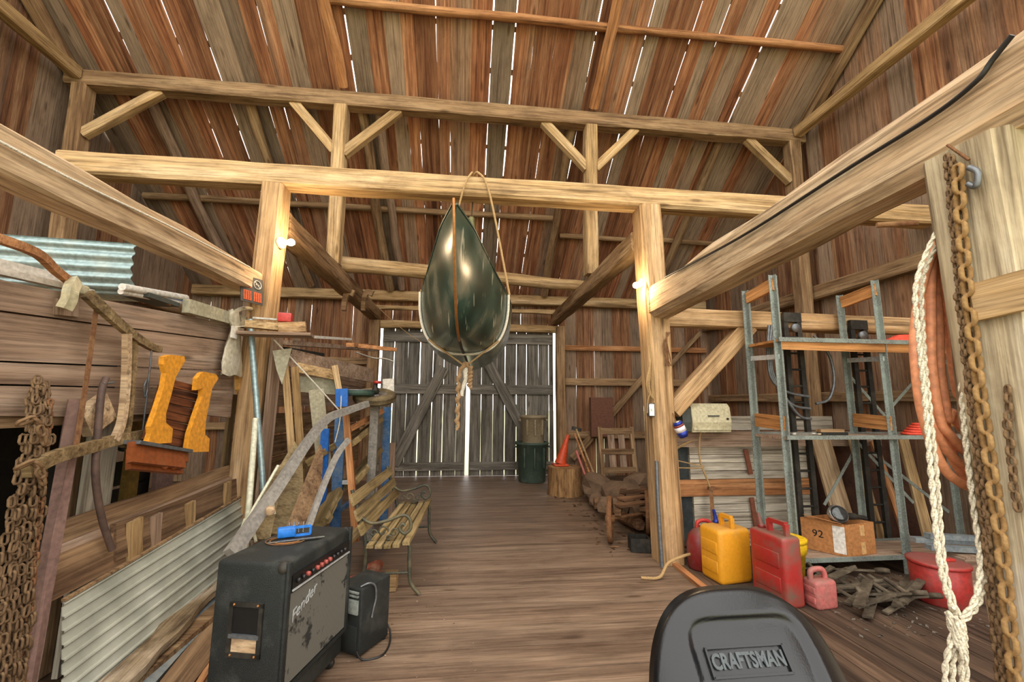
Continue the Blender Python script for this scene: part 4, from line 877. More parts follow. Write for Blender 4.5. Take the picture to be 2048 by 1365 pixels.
# ================================================================== things by the far doors
plain('can_green', '39483d', .6, dust='565f52', dfac=.4); plain('can_beige', '8f8064', .6, dust='7a6c54', dfac=.4); plain('cone_orange', 'c8481f', .5, dust='8a4a2c', dfac=.35)
wood('w_end', ['6a4c30', '94714a', 'a98459', 'bd9b70'], scale=(6, 6, 1.0), fine=(40, 40, 3), vary=.05); wood('w_log', ['4a3524', '6a4d36', '7d5d43', '937253'], scale=(1, 7, 7), vary=.25)
def bin_(c, r0, r1, h, mat, label, tilt=0, hands=True):
    t = thing('trash_bin', c, label, 'bin')
    MB().lathe([(0, 0), (r0, 0), (r0+.005, .02), (r1-.01, h-.06), (r1+.012, h-.05), (r1+.02, h-.03), (r1+.015, h), (r1-.015, h), (r0-.02, .03), (0, .03)], c, (0, 0, 1), 28).to('barrel', mat, t)
    for sx in (-1, 1): MB().box(Vector(c)+Vector((sx*(r1+.02), 0, h-.09)), (.05, .14, .03), None, .008).to('handle', mat, t)
    for a in (-2.2, -1.57, -.9): MB().box(Vector(c)+Vector((math.cos(a)*(r1-.012), math.sin(a)*(r1-.012), h*.62)), (.05, .03, h*.5), rotz(a), .006).to('rib', mat, t)
bc = at(1064, 955, Y=8.3); bc.z = 0
bin_(bc, .25, .31, .74, 'can_green', 'dark green plastic bin standing by the barn doors')
bin_(bc+Vector((.02, 0, .66)), .2, .245, .58, 'can_beige', 'beige plastic bin nested in the dark green one')
stc = Vector((1.70, 7.15, 0))
sp_ = thing('chopping_block', stc, 'round sawn log standing upright as a chopping block', 'stump')
MB().tube([stc+Vector((0, 0, .44*k/6)) for k in range(7)], [.30, .29, .285, .28, .285, .28, .285], 22).to('trunk', 'w_end', sp_)
cb = stc+Vector((-.06, .08, .442)); cv = Vector((.28, 0, .95)).normalized()
cn2 = thing('traffic_cone', cb, 'orange traffic cone tilted on the chopping block', 'cone')
MB().lathe([(0, 0), (.1, 0), (.095, .02), (.025, .48), (.02, .5), (0, .5)], cb+Vector((0, 0, .03)), cv, 20).to('cone', 'cone_orange', cn2); MB().box(cb+Vector((0, 0, .018)), (.24, .24, .03), None, .006).to('base', 'cone_orange', cn2)
for i, (a, b, r, mt, lab) in enumerate((((2.15, 6.75, 0), (1.86, 7.1, .98), .018, 'w_orange', 'orange-brown tool handle leaning against the chopping block'), ((2.25, 6.85, 0), (1.9, 7.15, 1.05), .016, 'w_beam', 'pale axe handle leaning against the chopping block'), ((2.06, 6.72, 0), (1.87, 7.05, .7), .02, 'fuel_pink', 'reddish bat-like stick leaning against the chopping block'))):
    t = thing('long_tool', a, lab, 'tool'); A_, B_ = Vector(a), Vector(b)
    MB().tube([A_.lerp(B_, k/6) for k in range(7)], [r*1.3, r, r, r*.9, r, r, r*1.2], 8).to('shaft', mt, t)
    if i == 1: MB().bar(B_+Vector((-.07, 0, .02)), B_+Vector((.09, 0, -.02)), .03, .06).to('head', 'black_metal', t)
# firewood and stones beside the post
def chunk(i, c, s, mat, label, name, cat, grp):
    random.seed(300+i); bm = bmesh.new(); bmesh.ops.create_icosphere(bm, subdivisions=2, radius=1)
    R = Matrix.Rotation(random.uniform(0, 3), 3, 'Z') @ Matrix.Rotation(random.uniform(-.5, .5), 3, 'X')
    for v in bm.verts:
        p = v.co.copy(); m = max(abs(p.x), abs(p.y), abs(p.z)); p = p.lerp(p/m*.8, .55) * (1+.25*noise.noise(p*1.6+Vector((i*3.1, 0, 0))))
        v.co = R @ Vector((p.x*s[0], p.y*s[1], p.z*s[2]))
    me = bpy.data.meshes.new('chunk'); bm.to_mesh(me); bm.free(); o = put(name, me, mat); o.location = c; tag(o, label, cat, grp)
    return o
plain('stone_brown', '76604c', .9, dust='5a4636', dscale=7, bump=.8, bscale=14, spec=.2)
ST = [(1245, 985, 5.9, (.42, .26, .13), .42), (1195, 975, 6.5, (.33, .28, .2), .3), (1225, 1012, 5.6, (.24, .18, .12), .2), (1285, 1010, 5.6, (.28, .2, .13), .25), (1280, 965, 6.3, (.3, .2, .15), .5), (1210, 1000, 6.2, (.26, .22, .12), .12)]
for i, (px, py, y, s, z) in enumerate(ST):
    p = at(px, py, Y=y); chunk(i, p, s, 'stone_brown', ['rough brown stone slab tipped up on the stone pile', 'big rounded brown stone next to the chopping block', 'small flat brown stone in front of the tipped slab', 'brown stone against the lamp post below the tipped slab', 'brown stone behind the tipped slab beside the slatted frame', 'low brown stone between the big rounded one and the wheeled cart'][i], 'field_stone', 'stone', 'field stones beside the lamp post')
for i in range(16):
    random.seed(500+i); x, y = random.uniform(2.0, 3.2), random.uniform(4.9, 7.2); a = random.uniform(-.6, .6)+(1.57 if i % 2 else 0)
    L = random.uniform(.35, .5); r = random.uniform(.06, .1); z = r+.005
    d = Vector((math.cos(a), math.sin(a), random.uniform(-.1, .1)))*L/2; c = Vector((x, y, z))
    poly = [(r, 0), (r*.7, r*.7), (0, r*.9), (-r*.8, r*.4), (-r*.5, -r*.5), (.3*r, -r*.7)]
    M = fr(c-d, c+d); M3 = M @ Matrix(((0, 0, 1, L/2), (1, 0, 0, 0), (0, 1, 0, 0), (0, 0, 0, 1)))
    tag(MB().prism(poly, L, M3).to('split_log', 'w_log'), 'split brown firewood log in the woodpile by the lamp post', 'log', 'split logs in the woodpile')
random.seed(21)
# iron wheeled truck
tk = thing('hand_truck', (1.85, 4.75, 0), 'old iron-wheeled cart standing beside the lamp post', 'cart')
for k, (wx, wy) in enumerate(((1.62, 4.72), (2.15, 4.95))):
    c = Vector((wx, wy, .24)); ax = Vector((.92, -.38, 0))
    w = MB().lathe([(.2, -.025), (.24, -.025), (.24, .025), (.2, .025), (.2, -.025)], c, ax, 28).to('wheel', 'rust', tk)
    MB().lathe([(0, -.05), (.045, -.05), (.045, .05), (0, .05)], c, ax, 14).to('hub', 'rust', w)
    u = Vector((.38, .92, 0))
    for j in range(6): MB().bar(c, c+(u*math.cos(j*1.047)+AZ*math.sin(j*1.047))*.21, .03, .014, ax).to('spoke', 'rust', w)
MB().tube([(1.62, 4.72, .24), (2.15, 4.95, .24)], .02, 8).to('axle', 'rust', tk)
for a, b in (((1.7, 4.7, .3), (2.0, 5.3, .42)), ((2.05, 4.85, .3), (2.3, 5.4, .42))): MB().bar(a, b, .07, .05).to('rail', 'w_log', tk)
for k in range(3): board('deck_board', (1.72+.1*k, 4.78+.16*k, .36+.035*k), (2.1+.1*k, 4.93+.16*k, .36+.035*k), .13, .022, 'w_log', tk, seg=1)
# folded frame behind the woodpile
fd = thing('folding_frame', (2.7, 7.6, 0), 'dark slatted wooden frame leaning behind the woodpile', 'frame')
for xx in (2.5, 3.1): board('rail', (xx, 7.55, 0), (xx, 7.75, 1.05), .08, .04, 'w_beamdk', fd, up=(0, 1, 0), seg=1)
for zz in (.3, .62, .98): board('rung', (2.5, 7.53+zz*.19, zz), (3.1, 7.53+zz*.19, zz), .1, .03, 'w_beamdk', fd, up=(0, 1, 0), seg=1)
for xx in (2.7, 2.9): board('slat', (xx, 7.62, .33), (xx, 7.74, .96), .12, .02, 'w_mow', fd, up=(0, 1, 0), seg=1)
bx_ = MB().bar((2.62, 8.7, 1.2), (3.1, 8.7, 1.2), .12, .8).to('red_sign_board', plain('red_panel', '6b4430', .8)); tag(bx_, 'reddish board panel hung on the wall above the woodpile', 'panel')
bx2 = thing('low_box', (1.88, 4.45, 0), 'small open dark box on the floor by the lamp post', 'box')
for a, b in (((1.72, 4.38), (1.9, 4.34)), ((1.9, 4.34), (1.93, 4.5)), ((1.93, 4.5), (1.75, 4.54)), ((1.75, 4.54), (1.72, 4.38))): MB().bar((*a, .07), (*b, .07), .012, .13).to('side', 'black_metal', bx2)
# litter on the boards: bark, chips and hay nobody could count
def litter(name, n, xr, yr, smax, mat, label, z=.004, seed=5):
    random.seed(seed); m = MB()
    for i in range(n):
        x, y = random.uniform(*xr), random.uniform(*yr); s = random.uniform(.3, 1)*smax; a = random.uniform(0, 6.3)
        u, w = Vector((math.cos(a), math.sin(a), random.uniform(-.2, .2)))*s, Vector((-math.sin(a), math.cos(a), random.uniform(-.3, .3)))*s*random.uniform(.2, .7)
        c = Vector((x, y, z+s*.15)); m.add([c-u, c+w*.7, c+u, c-w], [(0, 1, 2, 3)]); m.add([c-u-AZ*.004, c+w*.7-AZ*.004, c+u-AZ*.004, c-w-AZ*.004], [(3, 2, 1, 0)])
    o = m.to(name, mat); o['kind'] = 'stuff'; o['label'] = label; o['category'] = 'litter'
litter('wood_chips', 500, (1.45, 3.2), (4.3, 7.6), .04, 'w_log', 'bark and wood chips scattered round the woodpile')
litter('dust_litter', 350, (-1.3, .1), (2.6, 4.8), .011, 'w_mow', 'pale chips and hay bits scattered round the bench legs', seed=6)
litter('metal_litter', 220, (2.6, 3.9), (2.7, 3.6), .025, 'tool_grey', 'small scraps scattered before the scrap iron heap', seed=8)
random.seed(31)
# ================================================================== plank mow wall on the left
wl2 = struct('wall_stall_left')
XW = -2.06
def wline(px0, py0, px1, py1, y0, y1):
    A, B = at(px0, py0, X=XW), at(px1, py1, X=XW); d = (B-A)/(B.y-A.y)
    return A+d*(y0-A.y), A+d*(y1-A.y)
LN = [((0, 560), (510, 658)), ((0, 624), (510, 690)), ((0, 724), (520, 745)), ((0, 770), (500, 782)), ((0, 822), (400, 838))]
for k in range(4):
    a0, a1 = wline(*LN[k][0], *LN[k][1], .2, 4.05); b0, b1 = wline(*LN[k+1][0], *LN[k+1][1], .2, 4.05)
    A, B = (a0+b0)/2, (a1+b1)/2; M = fr(A, B, (1, 0, 0)); Mi = M.inverted(); gp = .003; t = .04; n = 8; o4 = .008*(k % 2)
    rw = []
    for q in range(n+1):
        f = q/n; tp, bt = a0.lerp(a1, f)-AZ*(gp+random.uniform(0, .003)), b0.lerp(b1, f)+AZ*(gp+random.uniform(0, .003)+(.03*math.sin(f*9) if k == 3 else 0))
        rw.append([Mi @ (tp+Vector((o4-t/2, 0, 0))), Mi @ (tp+Vector((o4+t/2, 0, 0))), Mi @ (bt+Vector((o4+t/2, 0, 0))), Mi @ (bt+Vector((o4-t/2, 0, 0)))])
    mq = MB(); mq.grid(rw, False, closed=True); mq.add(rw[0], [(0, 1, 2, 3)]); mq.add(rw[-1], [(3, 2, 1, 0)])
    mq.to('wall_board', 'w_mow', wl2, M)
for k in range(4): board('wall_board', (XW, 4.25, 2.03-.17*k), (XW+.1, 8.7, 2.0-.17*k), .165, .04, 'w_mow', wl2, up=(1, 0, 0), seg=5, jit=.006)
for k in range(4): board('wall_board', (XW-.03, 4.25, 1.25-.24*k), (XW+.05, 8.7, 1.22-.24*k), .22, .03, 'w_beamdk', wl2, up=(1, 0, 0), seg=5, jit=.01)
board('ledge_board', (XW-.02, .4, 1.43), (XW-.02, 3.2, 1.41), .06, .1, 'w_beamdk', wl2, seg=4)
# store behind the opening; dark board walls added to give its shade
wi = struct('wall_inner'); plain('shade_crate_dark', '2a2620', .95, dust='3a342c')
for k in range(9): board('wall_board', (-3.3, .2+.5*k, 0), (-3.3, .2+.5*k, 2.1), .49, .03, 'shade_crate_dark', wi, up=(1, 0, 0), seg=2)
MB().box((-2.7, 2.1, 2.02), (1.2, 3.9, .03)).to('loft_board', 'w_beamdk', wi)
MB().box((-2.7, .2, 1.0), (1.2, .03, 2.0)).to('wall_board', 'shade_crate_dark', wi)
plain('olive', '6b6230', .8, dust='4c4628'); plain('teal', '3f5d52', .7, dust='4c5a4c'); plain('ochre', '7a5f24', .8, dust='5a4822'); plain('mauve', '7d6157', .85, dust='8f7265', dfac=.5)
for i, (px0, px1, py0, py1, xx, mt, lab) in enumerate(((100, 122, 810, 1110, -2.35, 'teal', 'teal painted post standing in the store behind the chain bundle'), (150, 213, 855, 1058, -2.16, 'w_white', 'wide grey-white board standing behind the dark scythe handle'), (238, 268, 850, 1010, -2.3, 'ochre', 'ochre board standing in the store under the hanging slatted chair'), (440, 500, 800, 960, -2.2, 'w_beam', 'tan feed sack board at the end of the store opening'), (300, 340, 900, 1010, -2.4, 'mauve', 'dull mauve board in the store below the slatted chair'), (122, 150, 800, 1000, -2.25, 'w_beamdk', 'dark brown post behind the bucksaw blade'))):
    A, B = at((px0+px1)/2, py1, X=xx), at((px0+px1)/2, py0, X=xx); w = (at(px1, py1, X=xx)-at(px0, py1, X=xx)).length
    A = Vector((A.x, A.y, 0.002)); B.y = A.y
    board('store_board', A, B+AZ*.05, w*.85, .03, mt, None, up=(1, 0, 0), seg=2, label=lab, cat='board')
bb = thing('feed_barrel', (-2.75, 1.75, 0), 'olive barrel in the dark store beside the chain bundle', 'barrel')
MB().lathe([(0, 0), (.24, 0), (.27, .1), (.28, .6), (.27, 1.15), (.25, 1.25), (0, 1.25)], (-2.75, 1.95, 0), (0, 0, 1), 22).to('drum', 'olive', bb)
for z in (.4, .85): MB().lathe([(.275, z), (.29, z+.015), (.275, z+.03)], (-2.75, 1.95, 0), (0, 0, 1), 22).to('hoop', 'olive', bb)
bx3 = thing('dark_crate', (-2.8, 3.4, 0), 'black slatted crate in the store under the plastic bag', 'crate')
for k in range(5): board('slat', (-2.55, 3.1, .15+.2*k), (-2.55, 3.9, .15+.2*k), .17, .02, 'shade_crate_dark', bx3, up=(1, 0, 0), seg=1)
for yy in (3.1, 3.9): MB().bar((-2.57, yy, 0), (-2.57, yy, 1.1), .05, .05).to('corner_post', 'shade_crate_dark', bx3)
jar = thing('grey_bottle', (-2.3, 3.6, 1.1), 'grey plastic bottle lying on the crate in the store', 'bottle'); MB().lathe([(0, 0), (.045, .0), (.05, .02), (.05, .2), (.02, .25), (.02, .28), (0, .28)], (-2.45, 3.45, 1.17), (.2, .95, 0), 14).to('bottle', 'grey_metal', jar)
# ================================================================== planks and siding leaning below
wood('w_plank', ['5f4733', '80644a', '957859', 'ab8f6e'], scale=(.5, 7, 7), vary=.14)
def pl(px0, py0, px1, py1, w, X, t, mat, lab, name='stored_plank', drop=None):
    A, B = at(px0, py0, X=X), at(px1, py1, X=X); A.z -= w/2; B.z -= w/2
    return board(name, A, B, w, t, mat, None, up=(1, 0, .12), seg=5, jit=.012, label=lab, cat='plank')
pl(105, 1050, 500, 918, .22, -2.0, .035, 'w_plank', 'uppermost weathered plank stored on edge behind the pale siding')
pl(120, 1092, 500, 940, .24, -1.965, .03, 'w_mow', 'weathered plank stored on edge between the uppermost one and the cleated one')
pl(232, 1050, 500, 948, .2, -1.93, .03, 'w_plank', 'rounded-end plank with short cleats stored on edge behind the pale siding')
pl(80, 1125, 420, 985, .2, -1.94, .03, 'w_plank', 'rough-ended plank stored on edge just above the siding')
for i, (px, py0, py1, w) in enumerate(((268, 1040, 1120, .1), (310, 1030, 1100, .07), (378, 1005, 1065, .085), (452, 965, 1020, .075))):
    A, B = at(px, py1, X=-1.905), at(px+3, py0, X=-1.905)
    board('wood_cleat', A, B, w, .025, 'w_beam' if i != 1 else 'w_mow', None, up=(1, 0, 0), seg=2, jit=.01, label=['broad pale cleat on the stored plank beside the dark scythe handle', 'ragged narrow cleat on the stored plank next to the broad one', 'squared pale cleat on the stored plank between the ragged one and the slim one', 'slim pale cleat on the stored plank nearest the white pipe'][i], cat='block', )
def siding():
    m, nt, b = _nt('siding'); L = nt.links; tc = N(nt, 'ShaderNodeTexCoord')
    n = N(nt, 'ShaderNodeTexNoise', i_Scale=4.0, i_Detail=6.0); L.new(tc.outputs['Object'], n.inputs[0])
    L.new(ramp(nt, [(.3, rgb('8f9082')), (.55, rgb('aaaa9b')), (.75, rgb('bdbcae'))], n.outputs[0]).outputs[0], b.inputs['Base Color']); b.inputs['Roughness'].default_value = .5
siding()
T0, T1 = at(124, 1206, X=-1.89), at(490, 990, X=-1.89); B0, B1 = Vector((-1.72, T0.y-.12, .03)), Vector((-1.76, T1.y, .1))
sd = thing('siding_panel', (-1.8, 3.2, 0), 'pale grey ribbed metal siding panel leaning on the stored planks', 'panel')
prof = []
for k in range(9):
    prof += [(k/9+0, 0), (k/9+.012, .011), (k/9+.026, .011), (k/9+.038, 0)]
prof.append((1, 0)); nrm = (T1-T0).cross(B0-T0).normalized(); nrm = nrm if nrm.x > 0 else -nrm
rowsS = []
for s in range(9):
    a, b = T0.lerp(T1, s/8), B0.lerp(B1, s/8); rowsS.append([a.lerp(b, t)+nrm*h for t, h in prof])
ms = MB(); ms.grid(rowsS, False); ms.grid([[p-nrm*.003 for p in r] for r in rowsS], False); ms.to('sheet', 'siding', sd)
MB().bar(T0+nrm*.005+AZ*.008, T1+nrm*.005+AZ*.008, .02, .012).to('top_edge', 'w_beamdk', sd)
wood('w_dust', ['6b5a44', '8f7c60', 'a5937a', 'b9a88f'], scale=(2, 5, 5), vary=.06, bump=.9)
board('dusty_plank', at(215, 1385, Z=.14), at(440, 1160, Z=.17), .13, .04, 'w_dust', None, seg=8, jit=.03, label='sawdust-covered plank lying along the foot of the siding', cat='plank')
board('blue_edged_board', at(270, 1385, Z=.07), at(445, 1200, Z=.09), .1, .03, 'steel_blue', None, up=(.35, 0, 1), seg=3, label='board with a blue painted edge beneath the sawdust-covered plank', cat='plank')
board('floor_board', at(345, 1380, Z=.035), at(452, 1235, Z=.05), .15, .025, 'w_plank', None, up=(.3, 0, 1), seg=3, label='smooth brown board lying beside the amplifier', cat='plank')
board('thin_lath', at(385, 1390, Z=.012), at(440, 1300, Z=.012), .035, .02, 'w_orange', None, seg=2, label='thin reddish lath on the floor beside the amplifier', cat='lath')
MB().box((-1.66, 2.95, .055), (.16, 1.5, .11)).to('bearer', 'w_beamdk')
tag(bpy.data.objects['bearer'], 'low timber bearer carrying the dusty plank and boards', 'timber')
# ================================================================== chain bundle and leaning post
XCH = -1.96
plain('rust_mid', '85694c', .9, .2, dust='5d4632', dscale=25, bump=.5, spec=.2)
cbk = thing('chain_bundle', at(30, 1200, X=-1.75), 'big rusty bundle of chains hanging at the near end of the plank wall', 'chain')
tops = [(74, 757)]*9
for k in range(9):
    f = k/8; xb0 = -20+75*f; x1 = 45+50*f
    chain('', [at(78-6*(1-f)+8*f, 757+6*(k % 3), X=XCH), at(58+38*f, 850, X=XCH+.05+.02*(k % 3)), at(32+52*f, 980, X=XCH+.09+.025*(k % 2)), at(5+60*f, 1150, X=XCH+.12), at(xb0, 1330, X=XCH+.16), at(xb0-8, 1460, X=XCH+.16)], .056, .034, .0055, 'rust_dark' if k % 3 else 'rust_mid', '', parent=cbk, jig=.014)
for k, y0 in enumerate((845, 930)):
    chain('', [at(35+8*k, y0, X=XCH+.15), at(55, y0-12, X=XCH+.17), at(80, y0+8, X=XCH+.16), at(92, y0+60, X=XCH+.14)], .07, .04, .0065, 'rust_mid', '', parent=cbk, jig=.01)
timber('pink_post', at(62, 1365, X=-1.86)+Vector((0, -.03, -.35)), at(142, 800, X=-2.0)+Vector((.03, 0, .0)), .05, .05, 'mauve', 'pinkish brown squared prop leaning behind the chain bundle', 'post', up=(1, 0, 0))
chain('thin_chain', [at(100, 800, X=-1.9), at(88, 950, X=-1.86), at(70, 1120, X=-1.84), at(52, 1300, X=-1.82), at(45, 1400, X=-1.8)], .04, .028, .006, 'rust', 'single reddish chain hanging along the pinkish prop', jig=.004)
# ================================================================== bucksaw
wood('w_tool', ['5e4c34', '7d6847', '937d59', 'a8936e'], scale=(1, 9, 9), vary=.08)
XT = -1.95
def sweep(pts, w, t, up=(1, 0, 0)):
    """flat bar with bends: width w across, thickness t along up"""
    m = MB(); P = spline(pts, 5); u = Vector(up); rows = []
    for i, p in enumerate(P):
        d = (P[min(i+1, len(P)-1)]-P[max(i-1, 0)]).normalized(); s = u.cross(d).normalized(); n = d.cross(s)
        ww = w[0]+(w[1]-w[0])*i/(len(P)-1) if isinstance(w, tuple) else w
        rows.append([p+s*ww/2+n*t/2, p-s*ww/2+n*t/2, p-s*ww/2-n*t/2, p+s*ww/2-n*t/2])
    m.grid(rows, False, closed=True); m.add(rows[0], [(0, 1, 2, 3)]); m.add(rows[-1], [(3, 2, 1, 0)]); return m
bs = thing('bucksaw', at(200, 900, X=XT), 'old wooden bucksaw hung on the plank wall', 'saw')
sweep([at(174, 588, X=XT), at(205, 618, X=XT+.02), at(258, 665, X=XT+.02), at(300, 693, X=XT), at(320, 700, X=XT)], (.06, .035), .03).to('arm', 'w_tool', bs)
sweep([at(52, 944, X=XT+.12), at(110, 914, X=XT+.1), at(180, 895, X=XT+.06), at(225, 882, X=XT+.04), at(298, 868, X=XT)], .058, .035).to('arm', 'w_tool', bs)
sweep([at(254, 668, X=XT+.03), at(252, 760, X=XT+.03), at(244, 840, X=XT+.04), at(228, 882, X=XT+.05)], .036, .03).to('stretcher', 'w_pale', bs)
sweep([at(270, 672, X=XT), at(264, 760, X=XT), at(256, 850, X=XT+.01), at(244, 895, X=XT+.02)], .03, .025).to('stretcher', 'w_tool', bs)
sweep([at(192, 622, X=XT+.0), at(176, 740, X=XT+.02), at(152, 895, X=XT+.08)], .03, .003).to('blade', 'rust', bs)
MB().tube([at(304, 695, X=XT), at(294, 790, X=XT), at(283, 880, X=XT)], .005, 6).to('tension_rod', 'grey_metal', bs); MB().tube(spline([at(293, 760, X=XT), at(288, 775, X=XT), at(290, 795, X=XT), at(295, 778, X=XT), at(293, 760, X=XT)]), .005, 6).to('turnbuckle', 'grey_metal', bs)
sn = thing('scythe_handle', at(222, 1090, X=-1.93), 'dark bent scythe handle hanging between bucksaw and planks', 'scythe')
MB().tube(spline([at(212, 757, X=XT), at(203, 785, X=XT+.02), at(196, 860, X=XT+.04), at(191, 950, X=XT+.06), at(203, 1035, X=XT+.05), at(224, 1100, X=XT+.06)]), .017, 10).to('shaft', plain('dark_wood', '4d3a31', .7, dust='675044'), sn)
MB().tube([at(206, 768, X=XT+.02), at(228, 765, X=XT+.02)], .006, 6).to('bolt', 'grey_metal', sn)
wb = MB().bar(at(165, 850, X=-1.98), at(215, 812, X=-1.98), .05, .16).to('split_block', 'w_pale'); tag(wb, 'pale split wood block wedged on the wall ledge behind the scythe handle', 'block')
# ================================================================== slatted chair hung on the wall
plain('varnish', 'd8912a', .4, dust='b87828', dfac=.3, dscale=9); wood('w_slat', ['4a2a18', '6a3d22', '7d4a2a', '8f5a36'], scale=(1, 12, 12), vary=.2); plain('redbrown', '7d3f17', .5, dust='8d5530', dfac=.3)
sc_ = thing('slatted_chair', at(340, 900, X=-1.85), 'small slatted chair with orange sides hung on the plank wall', 'chair')
def flat(pts, X, t, nm, mat, par, lean=0):
    P = [at(a, b, X=X) for a, b in pts]; M = Matrix(((0, 0, 1, X), (1, 0, 0, 0), (0, 1, 0, 0), (0, 0, 0, 1)))
    return MB().prism([(p.y, p.z) for p in P], t, M).to(nm, mat, par)
s1 = [(323, 714), (337, 710), (364, 713), (366, 722), (356, 738), (346, 756), (338, 789), (327, 828), (327, 846), (341, 858), (338, 886), (289, 890), (297, 868), (296, 854), (309, 818), (323, 773), (327, 747), (322, 729)]
s2 = [(398, 747), (404, 744), (428, 749), (433, 757), (420, 777), (416, 799), (407, 844), (406, 870), (415, 878), (413, 904), (369, 905), (375, 868), (386, 834), (400, 793), (401, 777), (388, 781), (390, 757)]
flat(s1, -1.84, .03, 'side', 'varnish', sc_); flat(s2, -1.84, .03, 'side', 'varnish', sc_)
for k in range(8):
    t = k/7; yl = 762+t*108; yr = 782+t*112
    A, B = at(322-t*34, yl, X=-1.9), at(402-t*14, yr, X=-1.9)
    board('slat', A, B, .047, .018, 'w_slat', sc_, up=(1, 0, 0), seg=1, jit=.003)
st_ = [at(258, 892, X=-1.82), at(372, 912, X=-1.82)]
for k, (dz, xx) in enumerate(((0, -1.84), (-.075, -1.82), (-.15, -1.85))):
    board('seat_board', at(260, 898, X=xx)+AZ*dz*.5, at(372-4*k, 915, X=xx)+AZ*dz*.5, .075, .03, 'redbrown', sc_, up=(1, 0, .3), seg=1, jit=.004)
MB().bar(at(262, 885, X=-1.86), at(370, 903, X=-1.86), .1, .02).to('seat_rail', 'grey_metal', sc_)
for px in (320, 338): MB().tube([at(px, 925, X=-1.84), at(px+12, 936, X=-1.82)], .018, 8).to('peg', 'redbrown', sc_)
# ================================================================== along the top of the plank wall
plain('galv_sheet', '8fa3a3', .4, .45, dust='a8b2aa', dfac=.4, dscale=5)
gs = thing('metal_roofing_sheet', (-2.3, 2.4, 2.2), 'curled galvanised roofing sheet lying on the plank wall', 'sheet')
pp = spline([at(272, 488, X=-2.1), at(268, 505, X=-2.1), at(264, 530, X=-2.1), at(263, 555, X=-2.1), at(270, 578, X=-2.1), at(286, 594, X=-2.1), at(308, 604, X=-2.1)], 6); rg = []
for s in range(7):
    f = s/6; rg.append([Vector((p.x-1.5*f, p.y-.25*f+.012*math.sin(i*1.25), p.z-.03*f)) for i, p in enumerate(pp)])
mg = MB(); mg.grid(rg); mg.grid([[p+Vector((0, .004, -.002)) for p in r] for r in rg]); mg.to('sheet', 'galv_sheet', gs)
dkm = thing('folded_tarp', (-2.1, 3.0, 2.1), 'folded dark tarp lying beside the curled roofing sheet', 'tarp')
flap = spline([at(272, 575, X=-2.12), at(300, 578, X=-2.1), at(325, 590, X=-2.05), at(342, 606, X=-2.03)], 5)
mm = MB(); mm.grid([flap, [p+Vector((-.25, .1, .03)) for p in flap]]); mm.grid([[p-AZ*.02 for p in flap], [p+Vector((-.25, .1, .01)) for p in flap]]); mm.grid([flap, [p-AZ*.02 for p in flap]]); mm.to('fold', 'w_orange', dkm); MB().box(at(305, 600, X=-2.1), (.16, .3, .03)).to('pad', 'dark_grille', dkm)
for i, (a, b, r, mt, lab) in enumerate((((315, 598), (372, 596), .022, 'paper', 'white cardboard tube lying on the plank wall'), ((312, 606), (368, 608), .018, 'paper', 'thin white tube beneath the cardboard tube on the plank wall'), ((315, 603), (366, 603), .008, 'blue_paint', 'blue stick between the white tubes on the plank wall'))):
    o = MB().tube([at(*a, X=-2.05-.02*i)-Vector((0, .3, .0)), at(*b, X=-2.05-.02*i)], r, 10).to('storage_tube', mt); tag(o, lab, 'tube')
for i, (px, py, X0, lab) in enumerate(((130, 566, -2.15, 'white painted trim board lying on the plank wall under the roofing sheet'), (180, 585, -2.07, 'narrow white trim board lying on the front edge of the plank wall'))):
    B = at(px, py, X=X0); o = board('white_trim', Vector((X0, .7, B.z-.1)), B, .07 if not i else .03, .045, 'paper', None, up=(1, 0, 0), seg=2, label=lab, cat='trim')
ph = thing('pitchfork_handle', at(70, 515, X=-1.9), 'orange-brown bent tool handle sticking out over the plank wall', 'tool')
sweep([at(-60, 462, X=-1.8), at(10, 482, X=-1.82), at(75, 508, X=-1.9), at(110, 540, X=-1.98), at(138, 562, X=-2.03)], .035, .03).to('shaft', 'w_orange', ph)
br_ = thing('wall_bracket', at(140, 590, X=-2.0), 'pale cast bracket fixed at the top of the plank wall', 'bracket')
sweep([at(150, 562, X=-2.0), at(142, 580, X=-1.97), at(138, 600, X=-1.97), at(128, 618, X=-1.98)], .05, .04).to('arm', 'beige', br_); MB().box(at(160, 580, X=-2.02), (.05, .06, .05), None, .01).to('clamp', 'beige', br_); board('plate', at(132, 632, X=-2.03), at(134, 600, X=-2.03), .12, .02, 'w_mow', br_, up=(1, 0, 0), seg=1)
plain('greyboard', 'a09a82', .8, dust='8a846c')
A, B = at(372, 612, X=-2.0), at(505, 650, X=-2.0); o = MB().bar(A, B, .05, .1, (0, 0, 1)).to('grey_board', 'greyboard'); tag(o, 'long grey-green board lying along the wall top toward the lamp post', 'board')
